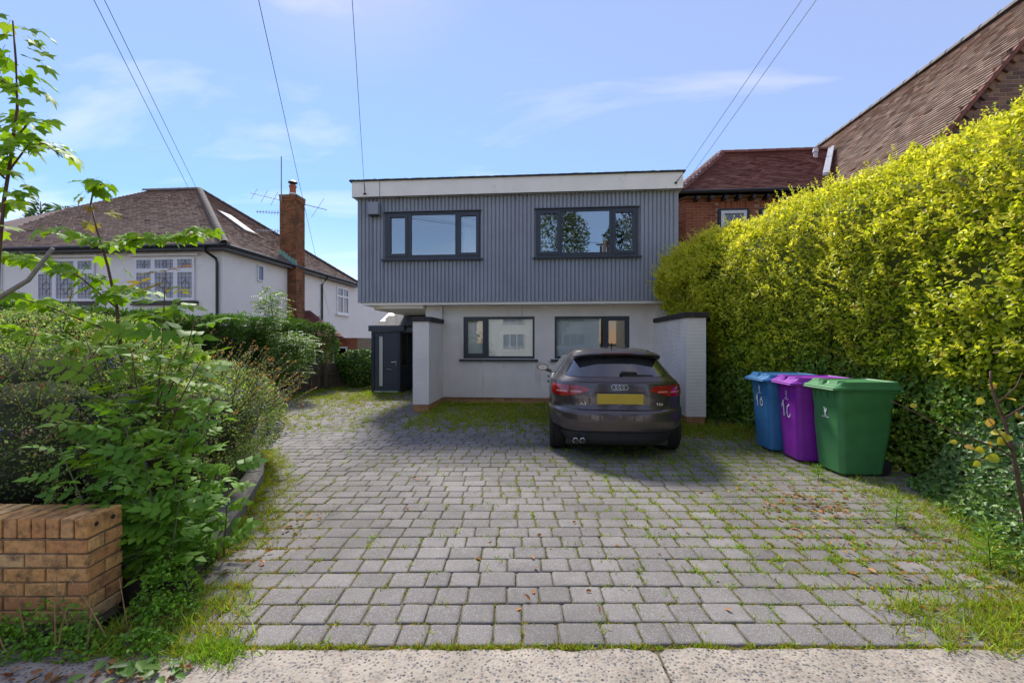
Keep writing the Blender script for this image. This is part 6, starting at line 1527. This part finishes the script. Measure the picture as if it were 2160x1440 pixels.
# rough grass strip along the kerb and in the corner by the wall
ks = []
for (a, b) in along(KERB[:7], .05):
    d = Vector((b[0]-a[0], b[1]-a[1])).normalized(); w = .34 if a[1] < 4.5 else .26
    for j in range(9): t = rng.random() ** 1.5 * w; ks.append((a[0] + d.y * t + rng.normal(0, .02), a[1] - d.x * t + rng.normal(0, .02), -.005))
ks = np.array(ks); sets.append(blades(ks, 10, (.02, .085), (.003, .007), .02, YG + G_, .2, .8))
cn = np.array([(*uv2w(u, v), 0) for u, v in zip(rng.uniform(-2.1, -1.28, 330), rng.uniform(2.1, 2.75, 330)) if u < -1.35 - .5 * (v - 2.2) + rng.normal(0, .06)]); sets.append(blades(cn, 10, (.03, .11), (.003, .007), .02, G_ + YG, .2, .8))
cn = np.array([(*uv2w(u, v), 0) for u, v in zip(rng.normal(-1.45, .10, 60), rng.normal(2.13, .05, 60))]); sets.append(blades(cn, 12, (.03, .09), (.003, .006), .02, [(.2, .38, .03), (.27, .42, .04)], .15, .8))
# right-hand edge
rx_ = rng.uniform(1.9, 3.5, 3000); ry_ = rng.uniform(2.25, 5.2, 3000); gx = np.interp(ry_, [p[0] for p in GX], [p[1] for p in GX]); kp = (gx - rx_ < .75) & (rx_ < gx + .15) & (rng.random(3000) < np.exp(-np.clip(gx - rx_, 0, 2) / .28)) & (ry_ > 2.2 + .04 * rx_)
sets.append(blades(np.stack([rx_[kp], ry_[kp], np.zeros(kp.sum())], 1), 9, (.025, .12), (.003, .008), .02, G_ + YG, .2, .8))
fx_ = rng.uniform(1.75, 3.2, 500); fy_ = rng.uniform(2.3, 2.75, 500); kp = rng.random(500) < np.clip((fx_ - 1.7) / .7, 0, 1)
sets.append(blades(np.stack([fx_[kp], fy_[kp], np.zeros(kp.sum())], 1), 10, (.03, .13), (.003, .007), .02, G_ + YG, .2, .8))
# by the fence and the porch
ff = np.array([(x + rng.normal(0, .12) + .15, y, 0) for (a, b) in along(FP[1:], .05) for x, y in [a] for _ in range(4)]); sets.append(blades(ff, 8, (.04, .14), (.008, .016), .03, G_, .2))
pf = np.array([(rng.uniform(-5.3, -4.2), 12.42 + rng.normal(0, .06), 0) for _ in range(90)]); sets.append(blades(pf, 8, (.04, .12), (.008, .014), .03, G_, .2))
wf = np.array([(rng.uniform(-2.5, 2.4), 10.45 - abs(rng.normal(0, .12)), 0) for _ in range(420)] + [(-2.5 + abs(rng.normal(0, .10)), rng.uniform(9.2, 10.5), 0) for _ in range(120)] + [(2.42 - abs(rng.normal(0, .1)), rng.uniform(8.1, 10.4), 0) for _ in range(160)] + [(rng.uniform(2.3, 3.4), 8.05 - abs(rng.normal(0, .3)), 0) for _ in range(160)])
sets.append(blades(wf, 9, (.04, .16), (.007, .014), .03, G_ + YG, .2, .7))
stuff_blades('weeds_and_grass', sets, 'weeds and grass sprouting from the paving and its edges', 'grass')
# bright little round-leaved ground cover at the foot of the brick wall
gp = []
for cu_, cv_, ru, rv, hh, k_ in ((-2.55, 2.14, .30, .13, .17, 900), (-2.12, 2.16, .20, .10, .11, 500), (-1.80, 2.17, .16, .09, .10, 420), (-2.75, 2.02, .2, .12, .10, 420), (-2.3, 2.22, .3, .1, .2, 420), (-1.98, 2.55, .16, .22, .26, 700), (-1.85, 2.40, .16, .14, .15, 420), (-2.1, 2.85, .15, .2, .3, 500)):
    for _ in range(k_):
        a, r = rng.uniform(0, 6.28), math.sqrt(rng.random()); gp.append((*uv2w(cu_ + ru * r * math.cos(a), cv_ + rv * r * math.sin(a)), max(.006, hh * (1 - r * r) * rng.uniform(.4, 1.1))))
gp = np.array(gp); n = len(gp); Lf = rng.uniform(.012, .026, n)
stuff_l = leaf_mesh('ground_cover', gp, unit(rnd_dirs(n) + np.array([[0, 0, .2]])), np.array([[0, -.3, 1.]]) + rnd_dirs(n) * .6, Lf, Lf * .8, ramp_cols(n, [(.15, .33, .02), (.20, .42, .025), (.11, .24, .02)], .15), M['leaf'], 'oval')
tag(link('ground_cover', stuff_l), 'bright green small-leaved ground cover at the foot of the brick wall', 'ground cover', None, 'stuff')
dk = np.array([(*uv2w(u, 2.02 + rng.normal(0, .05)), .02) for u in rng.uniform(-1.95, -1.45, 26)]); n = len(dk); Lf = rng.uniform(.05, .09, n)
gm_ = leaf_mesh('broad_weeds', dk, unit(rng.normal(size=(n, 3)) * np.array([1, 1, .2]) + np.array([[0, -.4, .15]])), np.array([[0, -.3, 1.]]) + rnd_dirs(n) * .3, Lf, Lf * .55, ramp_cols(n, [(.12, .24, .04), (.16, .30, .05)], .1), M['leaf'], 'oval')
tag(link('broad_weeds', gm_), 'flat broad-leaved weeds spreading onto the pavement edge', 'weeds', None, 'stuff')
# fallen brown leaves
lp_ = [(rng.uniform(1.9, 3.3), rng.uniform(2.4, 5.2)) for _ in range(520)]; lp_ = [p for p in lp_ if p[0] < np.interp(p[1], [q[0] for q in GX], [q[1] for q in GX]) + .1 and rng.random() < .35 + .5 * (pn(p[0], p[1], 2.2, 1.) > .05)]
lp_ += [(2.45 + rng.normal(0, .16), 4.35 + rng.normal(0, .22)) for _ in range(110)] + [(rng.uniform(-1.5, 2.2), rng.uniform(2.3, 6.0)) for _ in range(60)] + [uv2w(rng.uniform(-2.6, -1.5), rng.normal(2.0, .05)) for _ in range(70)] + [(rng.uniform(-2.6, -1.9), rng.uniform(2.5, 3.8)) for _ in range(60)]
P = np.array([(x, y, rng.uniform(.004, .02)) for x, y in lp_]); n = len(P); Lf = rng.uniform(.02, .06, n)
lm_ = leaf_mesh('fallen_leaves', P, unit(rng.normal(size=(n, 3)) * np.array([1, 1, .25])), np.array([[0, 0, 1.]]) + rnd_dirs(n) * .45, Lf, Lf * .5, ramp_cols(n, [(.30, .13, .05), (.22, .10, .05), (.42, .24, .11), (.36, .17, .06)], .2), M['litter'], 'oval')
tag(link('fallen_leaves', lm_), 'dry brown fallen leaves scattered over the paving', 'leaves', None, 'stuff')
# dry stalks in front of the brick wall
ds = MB()
for k_ in range(16):
    u, v = rs.uniform(-2.7, -1.95), rs.uniform(2.06, 2.28); x, y = uv2w(u, v); h = rs.uniform(.15, .42); a = rs.uniform(-.22, .22); ds.tube([(x, y, 0), (x + a*.5, y - .03, h*.6), (x + a, y - .05, h)], [.004, .003, .0015], 4)
tag(ds.build('dry_stalks', simple('dry_stalk', (.30, .20, .09), .8, .3, 20)), 'thin dry brown stalks leaning against the low brick wall', 'stalks', None, 'stuff')

# ---- far trees
def leafy_tree(name, loc, label, h, crown, n, size, cols, trunk_r, flat=False):
    e = empty(name, loc, label, 'tree'); x, y, _ = loc; tubes_obj('trunk', [[(x, y, -.05), (x + .1, y, h * .4), (x, y, h * .85)]] + [[(x, y, h * .35), (x + dx * .5, y + dy * .5, h * .5), (x + dx, y + dy, h * .62)] for dx, dy in ((1.2, .3), (-1.1, .5), (.3, -1.2))], M['bark'], e, trunk_r, trunk_r * .3)
    P, Nn, k = ell_samples(crown, n); P = P + Nn * (.5 * nz3(P, .8) - rng.exponential(.35, n))[:, None]; P = P[nz3(P, 1.3, 4.) > -.28]; m_ = len(P); Lf = rng.uniform(*size, m_)
    tag(link('crown', leaf_mesh('crown', P, rnd_dirs(m_) + np.array([[0, 0, -.2]]), rnd_dirs(m_) + np.array([[0, 0, .6]]), Lf, Lf * .55, ramp_cols(m_, cols, .2), M['leaf'], 'diam', offset_of(e)), e), kind='stuff')
leafy_tree('broadleaf_tree', (.9, -18, 0), 'large dark green broadleaf tree mirrored in the upper right window', 14, [((.8, -18, 8.5), (2.2, 2.2, 5.0)), ((.6, -18, 5.), (1.9, 2., 3.)), ((2.0, -17.8, 10.), (1.5, 1.5, 2.5))], 9000, (.16, .32), [(.07, .11, .02), (.10, .15, .03), (.05, .08, .02)], .3)
leafy_tree('pine_tree', (7.6, -20, 0), 'dark pine tree mirrored at the right of the upper window', 15, [((6.9, -20, 11), (1.9, 1.7, 1.5)), ((7.9, -20, 8.5), (2.1, 1.8, 1.2)), ((7.2, -20, 6), (1.5, 1.5, .9)), ((8.2, -20, 13.5), (1.8, 1.5, 1.6))], 5000, (.2, .4), [(.03, .05, .02), (.045, .07, .03)], .28)
for (x, y, h, lb) in ((-45.6, 36.4, 14.1, 'taller conifer tip showing over the hipped roof at the far left'), (-43.4, 36.6, 13.7, 'smaller conifer tip showing over the roof, next to the taller one')):
    e = empty('fir_tree', (x, y, 0), lb, 'tree'); tubes_obj('trunk', [[(x, y, -.05), (x, y, h)]], M['bark'], e, .3, .03)
    n = 1500; t = rng.random(n) ** .6; a = rng.uniform(0, 6.28, n); r = (.15 + 2.2 * t) * rng.uniform(.3, 1, n); P = np.stack([x + r * np.cos(a), y + r * np.sin(a), h - t * 6 - r * .25], 1); D = np.stack([np.cos(a), np.sin(a), np.full(n, .35)], 1)
    tag(link('crown', leaf_mesh('crown', P, D, rnd_dirs(n), rng.uniform(.5, 1.0, n), rng.uniform(.12, .22, n), ramp_cols(n, [(.06, .13, .04), (.09, .18, .05)], .15), M['leaf'], 'diam', offset_of(e)), e), kind='stuff')
